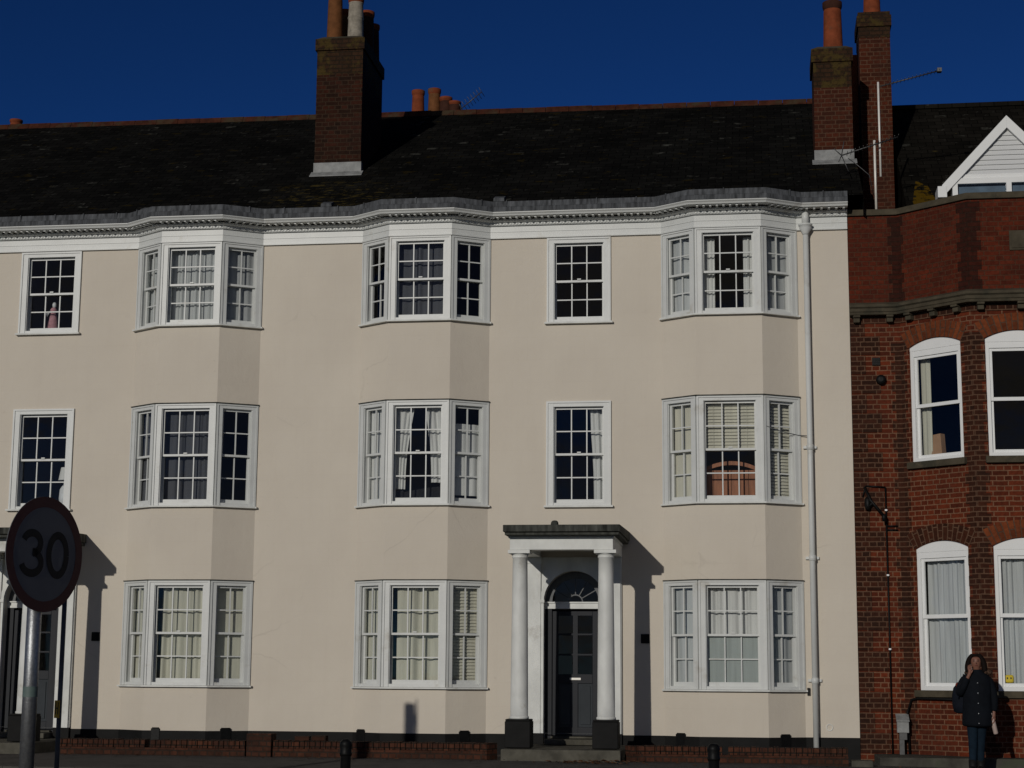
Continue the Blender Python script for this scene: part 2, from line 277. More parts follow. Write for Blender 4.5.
# ------------------------------------------------------------------ mesh helpers
class Fr:
    """a vertical plane: origin p0, u along it, n outwards"""
    def __init__(s, p0, p1):
        s.o = Vector((p0[0], p0[1], 0)); d = Vector((p1[0] - p0[0], p1[1] - p0[1], 0)); s.L = d.length
        s.u = d.normalized(); s.n = Vector((s.u.y, -s.u.x, 0))
    def P(s, u, o, z): return s.o + s.u * u + s.n * o + Vector((0, 0, z))
class MB:
    def __init__(s): s.v = []; s.f = []; s.uv = {}; s.smooth = set()
    def vert(s, p): s.v.append(tuple(p)); return len(s.v) - 1
    def face(s, pts, uv=None, smooth=False):
        i = [s.vert(p) for p in pts]; s.f.append(i)
        if uv: s.uv[len(s.f) - 1] = uv
        if smooth: s.smooth.add(len(s.f) - 1)
    def hexa(s, b, t):
        """b, t: four points each, counter-clockwise seen from above"""
        i = [s.vert(p) for p in b]; j = [s.vert(p) for p in t]
        s.f.append(i[::-1]); s.f.append(j)
        for k in range(4): s.f.append([i[k], i[(k + 1) % 4], j[(k + 1) % 4], j[k]])
    def box(s, x0, x1, y0, y1, z0, z1):
        q = [(x0, y0), (x1, y0), (x1, y1), (x0, y1)]
        s.hexa([(a, b, z0) for a, b in q], [(a, b, z1) for a, b in q])
    def fbox(s, F, u0, u1, o0, o1, z0, z1):
        q = [(u0, o1), (u1, o1), (u1, o0), (u0, o0)]
        s.hexa([F.P(a, b, z0) for a, b in q], [F.P(a, b, z1) for a, b in q])
    def prism(s, pts, z0, z1):
        n = len(pts); i = [s.vert((a, b, z0)) for a, b in pts]; j = [s.vert((a, b, z1)) for a, b in pts]
        s.f.append(i[::-1]); s.f.append(j)
        for k in range(n): s.f.append([i[k], i[(k + 1) % n], j[(k + 1) % n], j[k]])
    def sweep(s, prof, path):
        """prof: (out, z) list (closed), path: (x, y) list, outwards to the right-hand normal (u.y,-u.x)"""
        n = len(path); rings = []
        for k in range(n):
            d0 = (Vector(path[k]) - Vector(path[k - 1])).normalized() if k > 0 else None
            d1 = (Vector(path[k + 1]) - Vector(path[k])).normalized() if k < n - 1 else None
            if d0 is None: d0 = d1
            if d1 is None: d1 = d0
            n0 = Vector((d0.y, -d0.x)); n1 = Vector((d1.y, -d1.x)); m = (n0 + n1).normalized(); sc = 1 / max(.3, m.dot(n0))
            rings.append([s.vert((path[k][0] + m.x * o * sc, path[k][1] + m.y * o * sc, z)) for o, z in prof])
        q = len(prof)
        for k in range(n - 1):
            for a in range(q):
                b = (a + 1) % q; s.f.append([rings[k][a], rings[k + 1][a], rings[k + 1][b], rings[k][b]])
        s.f.append(rings[0][:]); s.f.append(rings[-1][::-1])
    def lathe(s, c, prof, seg=24, cap=True):
        """prof: (r, z) bottom to top"""
        rings = [[s.vert((c[0] + r * math.cos(2 * PI * k / seg), c[1] + r * math.sin(2 * PI * k / seg), z)) for k in range(seg)] for r, z in prof]
        for a, b in zip(rings, rings[1:]):
            for k in range(seg):
                s.smooth.add(len(s.f)); s.f.append([a[k], a[(k + 1) % seg], b[(k + 1) % seg], b[k]])
        if cap: s.f.append(rings[0][::-1]); s.f.append(rings[-1])
    def tube(s, pts, r, seg=8, r1=None):
        pts = [Vector(p) for p in pts]; rings = []
        for k, p in enumerate(pts):
            d = (pts[min(k + 1, len(pts) - 1)] - pts[max(k - 1, 0)]).normalized()
            a = d.cross(Vector((0, 0, 1))); a = a.normalized() if a.length > .05 else d.cross(Vector((0, 1, 0))).normalized()
            b = d.cross(a).normalized(); rr = r if r1 is None else r + (r1 - r) * k / (len(pts) - 1)
            rings.append([s.vert(p + a * math.cos(2 * PI * q / seg) * rr + b * math.sin(2 * PI * q / seg) * rr) for q in range(seg)])
        for a, b in zip(rings, rings[1:]):
            for k in range(seg):
                s.smooth.add(len(s.f)); s.f.append([a[k], a[(k + 1) % seg], b[(k + 1) % seg], b[k]])
        s.f.append(rings[0][::-1]); s.f.append(rings[-1])
    def wall(s, F, u0, u1, z0, z1, ops, depth=.14, back=None):
        """outer skin with openings (ua, ub, za, zb, rise) and their reveals; zb = springing, rise = height of the segmental head"""
        us = sorted({u0, u1, *[q for o in ops for q in o[:2] if u0 < q < u1]})
        for a, b in zip(us, us[1:]):
            here = sorted([o for o in ops if o[0] <= a + 1e-6 and o[1] >= b - 1e-6], key=lambda o: o[2]); z = z0; arc = None
            for o in here + [None]:
                top = o[2] if o else z1
                if top > z + 1e-6:
                    if arc:
                        A_ = s.arc(*arc, n=28)
                        def at(x):
                            for q, r in zip(A_, A_[1:]):
                                if q[0] - 1e-9 <= x <= r[0] + 1e-9: return q[1] + (r[1] - q[1]) * (x - q[0]) / max(1e-9, r[0] - q[0])
                            return arc[2]
                        P = [(a, at(a))] + [q for q in A_ if a + 1e-5 < q[0] < b - 1e-5] + [(b, at(b))]
                        for q, r in zip(P, P[1:]): s.face([F.P(q[0], 0, q[1]), F.P(r[0], 0, r[1]), F.P(r[0], 0, top), F.P(q[0], 0, top)])
                    else: s.face([F.P(a, 0, z), F.P(b, 0, z), F.P(b, 0, top), F.P(a, 0, top)])
                if o: z = o[3]; arc = (o[0], o[1], o[3], o[4]) if len(o) > 4 and o[4] > 0 else None
        for o in ops:
            a, b, za, zb = o[:4]; rise = o[4] if len(o) > 4 else 0
            s.face([F.P(a, 0, za), F.P(a, 0, zb), F.P(a, -depth, zb), F.P(a, -depth, za)])
            s.face([F.P(b, 0, zb), F.P(b, 0, za), F.P(b, -depth, za), F.P(b, -depth, zb)])
            s.face([F.P(b, 0, za), F.P(a, 0, za), F.P(a, -depth, za), F.P(b, -depth, za)])
            P = s.arc(a, b, zb, rise, 28) if rise else [(a, zb), (b, zb)]
            for q, r in zip(P, P[1:]): s.face([F.P(q[0], 0, q[1]), F.P(r[0], 0, r[1]), F.P(r[0], -depth, r[1]), F.P(q[0], -depth, q[1])])
    @staticmethod
    def arc(a, b, z, rise, n=14):
        h = (b - a) / 2; R = (h * h + rise * rise) / (2 * rise); th = math.asin(min(1, h / R)); cx = (a + b) / 2; cz = z + rise - R
        if rise >= h * .999: th = PI / 2
        return [(cx + R * math.sin(-th + 2 * th * k / n), cz + R * math.cos(-th + 2 * th * k / n)) for k in range(n + 1)]
    def build(s, name, m, parent=None, bevel=0, sm=False, recalc=True):
        me = bpy.data.meshes.new(name); me.from_pydata(s.v, [], s.f); me.update()
        for i in s.smooth: me.polygons[i].use_smooth = True
        if sm:
            for q in me.polygons: q.use_smooth = True
        ul = me.uv_layers.new(name='UVMap')
        for q in me.polygons:
            if q.index in s.uv:
                for li, uvv in zip(q.loop_indices, s.uv[q.index]): ul.data[li].uv = uvv
                continue
            n = q.normal
            if abs(n.z) < .6:
                t = Vector((-n.y, n.x, 0)); t = t.normalized() if t.length > 1e-6 else Vector((1, 0, 0))
                for li in q.loop_indices:
                    c = me.vertices[me.loops[li].vertex_index].co; ul.data[li].uv = (c.dot(t), c.z)
            else:
                k = 1 / max(.5, abs(n.z))
                for li in q.loop_indices:
                    c = me.vertices[me.loops[li].vertex_index].co; ul.data[li].uv = (c.x, c.y * k)
        ml = m if isinstance(m, list) else [m]
        for q in ml: me.materials.append(q)
        o = bpy.data.objects.new(name, me); COL.objects.link(o)
        if parent is not None: o.parent = parent
        if bevel:
            b = o.modifiers.new('bevel', 'BEVEL'); b.width = bevel; b.segments = 2; b.limit_method = 'ANGLE'
        return o
def tag(o, label=None, cat=None, group=None, kind=None):
    if label: o['label'] = label
    if cat: o['category'] = cat
    if group: o['group'] = group
    if kind: o['kind'] = kind
    return o
def thing(name, label, cat, group=None, loc=(0, 0, 0)):
    # the empties stay at the world origin of their geometry so that parts can be written in metres of the street
    o = bpy.data.objects.new(name, None); COL.objects.link(o); o.location = loc; o.empty_display_size = .2
    return tag(o, label, cat, group)
def empty_part(name, parent):
    o = bpy.data.objects.new(name, None); COL.objects.link(o); o.parent = parent; return o

# ------------------------------------------------------------------ ground
def gz(x, y):
    """street surface: pavement by the houses, falling to the near side"""
    t = -.018 * min(max(x, 0), 9)
    if y > -2: b = 0
    elif y > -4.3: b = -.05 * (-2 - y) / 2.3
    elif y > -8.5: b = -.05 - .45 * (-4.3 - y) / 4.2
    else: b = -.44
    return b + t
def sheet(name, x0, x1, ys, nx, m, off=0, fn=gz):
    b = MB()
    xs = [x0 + (x1 - x0) * k / nx for k in range(nx + 1)]
    idx = [[b.vert((x, y, fn(x, y) + off)) for x in xs] for y in ys]
    for j in range(len(ys) - 1):
        for i in range(nx): b.f.append([idx[j][i], idx[j][i + 1], idx[j + 1][i + 1], idx[j + 1][i]])
    return tag(b.build(name, m), kind='structure')
b = MB(); b.box(-600, 600, -600, 900, -2.2, -1.0); tag(b.build('ground', M['grass']), kind='structure')
def flat_near(x, y): return -.44 - .018 * min(max(x, 0), 9)
sheet('pavement', -60, 60, [-4.3, -3.2, -2.0, 0.02], 120, M['paving'])
sheet('road', -60, 60, [-8.5, -7.2, -5.8, -4.3 - .001], 120, M['asphalt'], -.13)
sheet('near_pavement', -60, 60, [-40, -20, -8.5], 120, M['paving'], 0, flat_near)
for nm, y0, y1 in (('kerb', -4.45, -4.3), ('near_kerb', -8.5, -8.35)):
    b = MB()
    for k in range(120):
        x = -60 + k; za = (gz(x, -4.3) if nm == 'kerb' else flat_near(x, 0)) + .002
        zb = (gz(x + 1, -4.3) if nm == 'kerb' else flat_near(x + 1, 0)) + .002
        b.hexa([(x, y0, za - .3), (x + .994, y0, zb - .3), (x + .994, y1, zb - .3), (x, y1, za - .3)], [(x, y0, za), (x + .994, y0, zb), (x + .994, y1, zb), (x, y1, za)])
    tag(b.build(nm, M['kerb']), kind='structure')
for k, yy in enumerate((-4.75, -8.05)):
    b = MB()
    for dy in (0, .18):
        for q in range(100):
            x = -50 + q; b.face([(x, yy + dy - .04, gz(x, yy + dy - .04) - .126), (x + 1, yy + dy - .04, gz(x + 1, yy + dy - .04) - .126), (x + 1, yy + dy + .04, gz(x + 1, yy + dy + .04) - .126), (x, yy + dy + .04, gz(x, yy + dy + .04) - .126)])
    tag(b.build('road_marking', M['paint_line']), kind='structure')

# ------------------------------------------------------------------ terrace geometry
D = .347
BAYS = [(-10.073, -9.561, -8.549, -7.969), (-6.293, -5.785, -4.784, -4.215), (-1.471, -.939, .079, .627)]
ZT0, ZT1, ZM0, ZM1, ZG0, ZG1 = 8.092, 6.732, 5.444, 3.813, 2.631, 1.008
FLATW = [(-12.102, -11.06), (-3.296, -2.277)]
PARTY = -7.10
def path_of(x0, x1, bays):
    p = [(x0, 0)]
    for a, b_, c, d in bays: p += [(a, 0), (b_, -D), (c, -D), (d, 0)]
    return p + [(x1, 0)]
def yfront(x):
    for a, b_, c, d in BAYS:
        if a < x < d:
            if x < b_: return -D * (x - a) / (b_ - a)
            if x > c: return -D * (d - x) / (d - c)
            return -D
    return 0
TAN = math.tan(math.radians(32)); EY, EZ = -.2, 8.60
def ridge_y(x): return 5.40 - (x + 15) * .0226
def roof_z(y): return EZ + TAN * (y - EY)
curtains = []   # built after the houses

def window_light(house, F, u0, u1, z0, z1, cols, side=.10, top=.075, proud=.012, old=False, open_bottom=0):
    """one sash window: z0 = head, z1 = sill"""
    mt = M['white_old'] if old else M['white']
    f = MB()
    f.fbox(F, u0, u0 + side, -.15, proud, z1, z0); f.fbox(F, u1 - side, u1, -.15, proud, z1, z0)
    f.fbox(F, u0 + side, u1 - side, -.15, proud - .002, z0 - top, z0); f.fbox(F, u0 + side, u1 - side, -.15, proud - .012, z1, z1 + .045)
    # moulded outer bead
    for a in (u0, u1 - .028): f.fbox(F, a, a + .028, proud, proud + .014, z1, z0 - .028)
    f.fbox(F, u0, u1, proud, proud + .014, z0 - .028, z0)
    # staff beads
    f.fbox(F, u0 + side, u0 + side + .012, -.02, proud - .02, z1 + .045, z0 - top); f.fbox(F, u1 - side - .012, u1 - side, -.02, proud - .02, z1 + .045, z0 - top)
    w_ = f.build('window', mt, house)
    a, b_ = u0 + side, u1 - side; lo, hi = z1 + .045, z0 - top; mid = (lo + hi) / 2 + .01
    for s, (q0, q1, o) in enumerate(((mid - .018, hi, -.055), (lo, mid + .016, -.098))):
        m = MB(); st = .034; br = .034 if s == 0 else .062; tr = .036 if s == 0 else .034
        m.fbox(F, a, a + st, o - .04, o, q0, q1); m.fbox(F, b_ - st, b_, o - .04, o, q0, q1)
        m.fbox(F, a + st, b_ - st, o - .04, o - .002, q0, q0 + br); m.fbox(F, a + st, b_ - st, o - .04, o - .002, q1 - tr, q1)
        W = b_ - a - 2 * st
        for k in range(1, cols):
            c = a + st + W * k / cols; m.fbox(F, c - .009, c + .009, o - .034, o - .006, q0 + br, q1 - tr)
        c = (q0 + br + q1 - tr) / 2; m.fbox(F, a + st, b_ - st, o - .032, o - .008, c - .009, c + .009)
        if s == 0 and cols == 3:  # sash catch
            m.fbox(F, (a + b_) / 2 - .03, (a + b_) / 2 + .03, o, o + .02, q0 + .036, q0 + .055)
        m.build('sash', mt, w_)
        g = MB(); g.face([F.P(a + st, o - .02, q0 + br), F.P(b_ - st, o - .02, q0 + br), F.P(b_ - st, o - .02, q1 - tr), F.P(a + st, o - .02, q1 - tr)])
        g.build('pane', M['glass'], w_)
    return w_, (F, a, b_, lo, hi)

def curtain(F, u0, u1, z0, z1, mat, label, folds=9, amp=.022, inset=-.22, name='curtain', cat='curtain', group='curtains and blinds hanging behind the windows', gather=0, seed=0):
    """hanging cloth between z1 (hem) and z0 (head); gather pulls the lower part towards one side"""
    rnd = random.Random(seed * 31 + int(abs(u0 * 100)) + int(z0 * 70)); m = MB(); nu = folds * 8; nz = 14
    ph = [rnd.uniform(-.5, .5) for _ in range(folds + 1)]
    grid = []
    for j in range(nz + 1):
        t = j / nz; row = []
        for i in range(nu + 1):
            s_ = i / nu; k = s_ * folds
            wv = math.sin(2 * PI * k + ph[int(min(k, folds))] * 1.5) * amp * (.6 + .4 * math.sin(k * 1.7 + ph[0] * 9)) + amp * .6 * math.sin(k * 2.1 + t * 1.3 + ph[1] * 9)
            uu = u0 + (u1 - u0) * s_
            if gather > 0: uu = u0 + (u1 - u0) * s_ * (1 - gather * math.sin(min(1, (1 - t) * 1.2) * PI / 2) * (1 - .2 * t))
            if gather < 0: uu = u1 - (u1 - u0) * (1 - s_) * (1 + gather * math.sin(min(1, (1 - t) * 1.2) * PI / 2) * (1 - .2 * t))
            row.append(m.vert(F.P(uu, inset + wv, z1 + (z0 - z1) * t)))
        grid.append(row)
    for j in range(nz):
        for i in range(nu): m.f.append([grid[j][i], grid[j][i + 1], grid[j + 1][i + 1], grid[j + 1][i]])
    o = m.build(name, mat, sm=True); tag(o, label, cat, group); return o
def slat_blind(F, u0, u1, z0, z1, mat, label, inset=-.17, step=.05):
    m = MB(); z = z0
    m.fbox(F, u0, u1, inset - .025, inset + .02, z0 - .03, z0)
    z = z0 - .04
    while z > z1:
        m.hexa([F.P(u0, inset + .012, z - .047), F.P(u1, inset + .012, z - .047), F.P(u1, inset - .012, z - .002), F.P(u0, inset - .012, z - .002)],
               [F.P(u0, inset + .014, z - .045), F.P(u1, inset + .014, z - .045), F.P(u1, inset - .010, z), F.P(u0, inset - .010, z)])
        z -= step
    for q in (.2, .8): m.fbox(F, u0 + (u1 - u0) * q - .002, u0 + (u1 - u0) * q + .002, inset + .018, inset + .020, z1, z0)
    o = m.build('slatted_blind', mat); tag(o, label, 'blind', 'curtains and blinds hanging behind the windows'); return o

LIGHTS = {}
def build_house(label, x0, x1, bays, flats, door_x, key):
    H = thing('terraced_house', label, 'house', 'cream terraced houses')
    Fw = Fr((0, 0), (1, 0))
    # --- wall of cream render
    m = MB(); ops = []
    for (a, b_) in flats:
        ops += [(a + .0, b_ - .0, ZT1, ZT0), (a, b_, ZM1, ZM0)]
    # door opening with round head
    dops = [(door_x - .47, door_x + .47, .17, 2.32, .47)]
    segs = []; q = x0
    for B in bays: segs.append((q, B[0])); q = B[3]
    segs.append((q, x1))
    for a, b_ in segs: m.wall(Fw, a, b_, .0, 8.45, [o for o in ops + dops if o[0] > a and o[1] < b_], .16)
    for a, b_, c, d in bays:
        P = [(a, 0), (b_, -D), (c, -D), (d, 0), (d, .16), (a, .16)]
        for z0, z1 in ((0, ZG1 - .03), (ZG0, ZM1 - .03), (ZM0, ZT1 - .03), (ZT0 + .02, 8.45)): m.prism(P, z0, z1)
    if key == 'right':   # end of the terrace, visible above the lower neighbour
        m.face([(x1, 0, 0), (x1, 8, 0), (x1, 8, 8.6), (x1, 0, 8.6)])
    else: m.face([(x0, 8, 0), (x0, 0, 0), (x0, 0, 8.6), (x0, 8, 8.6)])
    m.face([(x1, 9.6, 0), (x0, 9.6, 0), (x0, 9.6, 8.6), (x1, 9.6, 8.6)])
    m.build('wall', M['render'], H)
    # --- black plinth
    m = MB(); pa = path_of(x0, x1, bays)
    left = [p for p in pa if p[0] < door_x - .72] + [(door_x - .72, 0)]; right = [(door_x + .72, 0)] + [p for p in pa if p[0] > door_x + .72]
    for P in (left, right): m.sweep([(-.05, -.1), (.012, -.1), (.012, .312), (-.05, .312)], P)
    m.build('plinth', M['black_paint'], H)
    # --- cornice
    m = MB()
    m.sweep([(-.05, 8.092), (.045, 8.092), (.045, 8.115), (.025, 8.12), (.022, 8.30), (-.05, 8.30)], pa)
    m.sweep([(-.05, 8.20), (.032, 8.20), (.032, 8.208), (-.05, 8.208)], pa)
    m.sweep([(-.05, 8.30), (.06, 8.30), (.085, 8.345), (.14, 8.355), (.16, 8.375), (-.05, 8.375)], pa)
    m.sweep([(-.05, 8.398), (.31, 8.398), (.32, 8.42), (.345, 8.442), (.345, 8.455), (-.05, 8.455)], pa)
    for (pa0, pa1) in zip(pa, pa[1:]):
        F = Fr(pa0, pa1)
        n = int(F.L / .05)
        for k in range(n): u = (k + .5) * F.L / n; m.fbox(F, u - .012, u + .012, .03, .078, 8.310, 8.336)
        n = int(F.L / .10)
        for k in range(n): u = (k + .5) * F.L / n; m.fbox(F, u - .017, u + .017, .06, .27, 8.377, 8.40)
    m.build('cornice', M['white'], H)
    # --- lead gutter lining
    m = MB()
    m.sweep([(-.3, 8.455), (.352, 8.455), (.350, 8.53), (.315, 8.545), (.30, 8.635), (.26, 8.64), (.22, 8.60), (-.3, 8.60)], pa)
    g = m.build('lead_gutter', M['lead'], H)
    for (pa0, pa1) in zip(pa, pa[1:]):
        pass
    m = MB()
    for (pa0, pa1) in zip(pa, pa[1:]):
        F = Fr(pa0, pa1); n = max(1, int(F.L / .55))
        for k in range(n): u = (k + .5) * F.L / n + random.uniform(-.05, .05); m.fbox(F, u - .008, u + .008, .28, .325, 8.545, 8.644); m.fbox(F, u + .07, u + .084, .30, .358, 8.46, 8.536)
    m.build('lead_seam', M['lead'], g)
    # --- roof
    ye = -.22
    m = MB()
    n = 24
    for k in range(n):
        xa = x0 + (x1 + (.25 if key == 'right' else 0) - x0) * k / n; xb = x0 + (x1 + (.25 if key == 'right' else 0) - x0) * (k + 1) / n
        ra, rb = ridge_y(xa), ridge_y(xb)
        m.face([(xa, ye, roof_z(ye)), (xb, ye, roof_z(ye)), (xb, rb, roof_z(rb)), (xa, ra, roof_z(ra))])
        m.face([(xb, rb, roof_z(rb)), (xb, rb + 5, roof_z(rb) - 5 * TAN), (xa, ra + 5, roof_z(ra) - 5 * TAN), (xa, ra, roof_z(ra))][::-1])
    xe = x1 + .25 if key == 'right' else x0
    r_ = ridge_y(xe); m.face([(xe, ye, roof_z(ye)), (xe, r_, roof_z(r_)), (xe, r_ + 5, roof_z(r_) - 5 * TAN), (xe, r_ + 5, 8), (xe, ye, 8.3)])
    R = m.build('roof', M['slate'], H)
    m = MB()
    k = x0
    while k < x1 + .2:
        e = min(k + .44, x1 + .25); y = ridge_y(k); z = roof_z(y); h = .05 + random.uniform(-.008, .008)
        m.hexa([(k, y - .11, z - .07), (e, y - .11, z - .07), (e, y + .11, z - .07), (k, y + .11, z - .07)], [(k, y - .05, z + h), (e, y - .05, z + h), (e, y + .05, z + h), (k, y + .05, z + h)])
        k += .45
    m.build('ridge_tiles', M['ridge'], R)
    # lead-topped caps of the bays behind the gutter
    m = MB()
    for a, b_, c, d in bays: m.prism([(a, -.2), (b_, -D - .2), (c, -D - .2), (d, -.2)], 8.56, 8.598)
    m.build('bay_lead_cap', M['lead_dark'], R)
    # --- windows
    for bi, (a, b_, c, d) in enumerate(bays):
        for lv, (z0, z1) in (('top', (ZT0, ZT1)), ('middle', (ZM0, ZM1)), ('ground', (ZG0, ZG1))):
            for nm, P0, P1, cols in (('left', (a, 0), (b_, -D), 2), ('centre', (b_, -D), (c, -D), 3), ('right', (c, -D), (d, 0), 2)):
                F = Fr(P0, P1); sd_ = .105 if nm == 'centre' else .095
                w_, inf = window_light(H, F, 0.002, F.L - .002, z0, z1, cols, sd_)
                LIGHTS[(key, bi, lv, nm)] = inf
            s = MB(); s.sweep([(-.14, z1 - .028), (.075, z1 - .028), (.075, z1 - .004), (-.14, z1 + .002)], [(a - .04, .0), (a, 0), (b_, -D), (c, -D), (d, 0), (d + .04, 0)])
            s.build('sill', M['white_old'], LIGHTS and w_)
            if lv != 'top':
                s = MB(); s.sweep([(-.02, z0), (.045, z0), (.045, z0 + .014), (-.02, z0 + .018)], [(a - .02, 0), (a, 0), (b_, -D), (c, -D), (d, 0), (d + .02, 0)])
                s.build('drip_moulding', M['slab'], w_)
    for fi, (a, b_) in enumerate(flats):
        for lv, (z0, z1) in (('top', (ZT0 - .01, ZT1 - .02)), ('middle', (ZM0, ZM1 - .01))):
            F = Fr((a, 0), (b_, 0)); w_, inf = window_light(H, F, 0, b_ - a, z0, z1 + .0, 3, .112, .085, .02)
            LIGHTS[(key, 'flat', lv, '')] = inf
            s = MB(); s.fbox(F, -.03, b_ - a + .03, -.10, .075, z1 - .03, z1 - .002); s.build('sill', M['white_old'], w_)
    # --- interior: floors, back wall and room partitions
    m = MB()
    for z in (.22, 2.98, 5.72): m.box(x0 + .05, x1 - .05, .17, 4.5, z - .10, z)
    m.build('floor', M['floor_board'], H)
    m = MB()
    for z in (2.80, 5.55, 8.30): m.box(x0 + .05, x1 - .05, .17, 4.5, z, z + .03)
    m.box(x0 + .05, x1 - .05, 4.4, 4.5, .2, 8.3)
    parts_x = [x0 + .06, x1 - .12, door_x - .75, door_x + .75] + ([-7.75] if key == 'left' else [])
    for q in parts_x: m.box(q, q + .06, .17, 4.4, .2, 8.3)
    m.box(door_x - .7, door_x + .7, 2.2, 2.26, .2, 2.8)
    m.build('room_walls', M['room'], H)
    # --- portico
    P = MB(); P.box(door_x - .90, door_x + .87, -1.62, .03, 3.0, 3.17); P.box(door_x - .78, door_x + .75, -1.5, .0, 2.93, 3.0)
    # architrave is open underneath: soffit above the beams
    P = MB(); e0, e1 = door_x - .775, door_x + .735
    P.box(e0, e1, -1.66, -1.38, 3.0, 3.17); P.box(e0, e0 + .26, -1.38, 0, 3.0, 3.17); P.box(e1 - .26, e1, -1.38, 0, 3.0, 3.17); P.box(e0 + .26, e1 - .26, -1.38, 0, 3.13, 3.165)
    P.box(e0 - .02, e1 + .02, -1.68, 0, 3.17, 3.20)
    port = P.build('portico', M['white_old'], H, bevel=.006)
    s = MB(); s.box(e0 - .05, e1 + .10, -1.85, .0, 3.20, 3.245)
    s.hexa([(e0 - .07, -1.90, 3.245), (e1 + .12, -1.90, 3.245), (e1 + .12, 0, 3.245), (e0 - .07, 0, 3.245)], [(e0 - .07, -1.90, 3.345), (e1 + .12, -1.90, 3.345), (e1 + .12, 0, 3.39), (e0 - .07, 0, 3.39)])
    s.lathe((door_x - .10, -1.80), [(.06, 3.345), (.055, 3.385), (.035, 3.41), (.0, 3.415)], 10)
    s.build('canopy_slab', M['slab'], port, bevel=.008)
    for cx in (door_x - .64, door_x + .62):
        s = MB(); r0, r1 = .128, .108
        prof = [(.14, .575), (.142, .60), (.132, .615)] + [(r0 + (r1 - r0) * (t / 8) ** 1.3, .615 + (2.885 - .615) * t / 8) for t in range(9)] + [(.118, 2.89), (.120, 2.905), (.112, 2.915), (.125, 2.93), (.143, 2.95)]
        s.lathe((cx, -1.52), prof, 40); s.box(cx - .16, cx + .16, -1.68, -1.36, 2.95, 2.998)
        s.build('column', M['white_old'], port)
        s = MB(); s.box(cx - .185, cx + .185, -1.705, -1.335, .168, .545); s.box(cx - .178, cx + .178, -1.70, -1.34, .545, .574)
        s.build('pedestal', M['black_paint'], port, bevel=.012)
    s = MB()
    for cx in (door_x - .615, door_x + .615):
        s.box(cx - .10, cx + .10, -.085, -.05, .33, 2.90); s.box(cx - .115, cx + .115, -.10, -.05, 2.90, 2.996)
    s.build('pilaster', M['white_old'], port)
    # white flat surround with the round-headed opening
    s = MB(); F = Fr((door_x - .73, -.05), (door_x + .73, -.05))
    s.wall(F, 0, 1.46, .33, 3.0, [(.26, 1.20, .33, 2.32, .47)], .06)
    s.face([F.P(0, 0, .33), F.P(0, 0, 3.0), F.P(0, -.05, 3.0), F.P(0, -.05, .33)]); s.face([F.P(1.46, 0, 3.0), F.P(1.46, 0, .33), F.P(1.46, -.05, .33), F.P(1.46, -.05, 3.0)])
    pts = MB.arc(.26, 1.20, 2.32, .47, 20)
    for (a, za), (c, zc) in zip(pts, pts[1:]):   # archivolt moulding
        cx, cz = .73, 2.32; k0, k1 = 1.0, 1.13
        s.hexa([F.P(a, .0, za), F.P(a, .02, za), F.P(c, .02, zc), F.P(c, .0, zc)],
               [F.P(cx + (a - cx) * k1, .0, cz + (za - cz) * k1), F.P(cx + (a - cx) * k1, .02, cz + (za - cz) * k1), F.P(cx + (c - cx) * k1, .02, cz + (zc - cz) * k1), F.P(cx + (c - cx) * k1, .0, cz + (zc - cz) * k1)])
    for u in (.205, 1.20): s.fbox(F, u, u + .055, 0, .02, .33, 2.32); s.fbox(F, u - .012, u + .067, 0, .043, 2.30, 2.345)
    s.build('door_surround', M['white_old'], H)
    for u0_, u1_ in ((0, .26), (1.20, 1.46)): s = MB(); s.fbox(F, u0_, u1_, -.06, .012, .165, .33); s.build('surround_foot', M['black_paint'], H)
    # door
    Fd = Fr((door_x - .47, .13), (door_x + .47, .13))
    d = MB(); d.fbox(Fd, 0, .11, -.06, .02, .17, 2.30); d.fbox(Fd, .83, .94, -.06, .02, .17, 2.30); d.fbox(Fd, .11, .83, -.06, -.0, .17, .27)
    # leaf: stiles and rails
    for u0_, u1_ in ((.115, .205), (.735, .825), (.43, .51)): d.fbox(Fd, u0_, u1_, -.05, -.01, .275, 2.18)
    for z0_, z1_ in ((.275, .42), (1.08, 1.22), (1.50, 1.53), (1.81, 1.84), (2.11, 2.18)): d.fbox(Fd, .205, .735, -.049, -.011, z0_, z1_)
    door = d.build('door', M['door'], H, bevel=.004)
    d = MB()
    for u0_, u1_ in ((.205, .43), (.51, .735)): d.fbox(Fd, u0_, u1_, -.045, -.03, .42, 1.08); d.fbox(Fd, u0_ + .035, u1_ - .035, -.03, -.016, .46, 1.04)
    d.build('door_panel', M['door_panel'], door, bevel=.004)
    d = MB(); d.face([Fd.P(.205, -.03, 1.22), Fd.P(.735, -.03, 1.22), Fd.P(.735, -.03, 2.11), Fd.P(.205, -.03, 2.11)]); d.build('door_glass', M['glass'], door)
    d = MB(); d.fbox(Fd, .385, .555, -.01, .004, 1.13, 1.165); d.build('letter_slot', M['alu'], door, bevel=.003)
    d = MB(); d.fbox(Fd, -.0, .94, -.07, .035, 2.215, 2.30); d.fbox(Fd, -.0, .94, -.07, .055, 2.30, 2.322); d.build('transom', M['white_old'], door, bevel=.003)
    d = MB(); d.fbox(Fd, .10, .84, -.08, .10, .255, .28); d.build('threshold', M['step'], door)
    # fanlight
    d = MB(); R0 = .445; c = (.47, 2.322)
    def ringbar(r0, r1, o0, o1, n=24):
        for k in range(n):
            t0, t1 = PI * k / n, PI * (k + 1) / n
            q = [(c[0] - math.cos(t0) * r0, c[1] + math.sin(t0) * r0), (c[0] - math.cos(t0) * r1, c[1] + math.sin(t0) * r1), (c[0] - math.cos(t1) * r1, c[1] + math.sin(t1) * r1), (c[0] - math.cos(t1) * r0, c[1] + math.sin(t1) * r0)]
            d.hexa([Fd.P(u, o0, z) for u, z in q], [Fd.P(u, o1, z) for u, z in q])
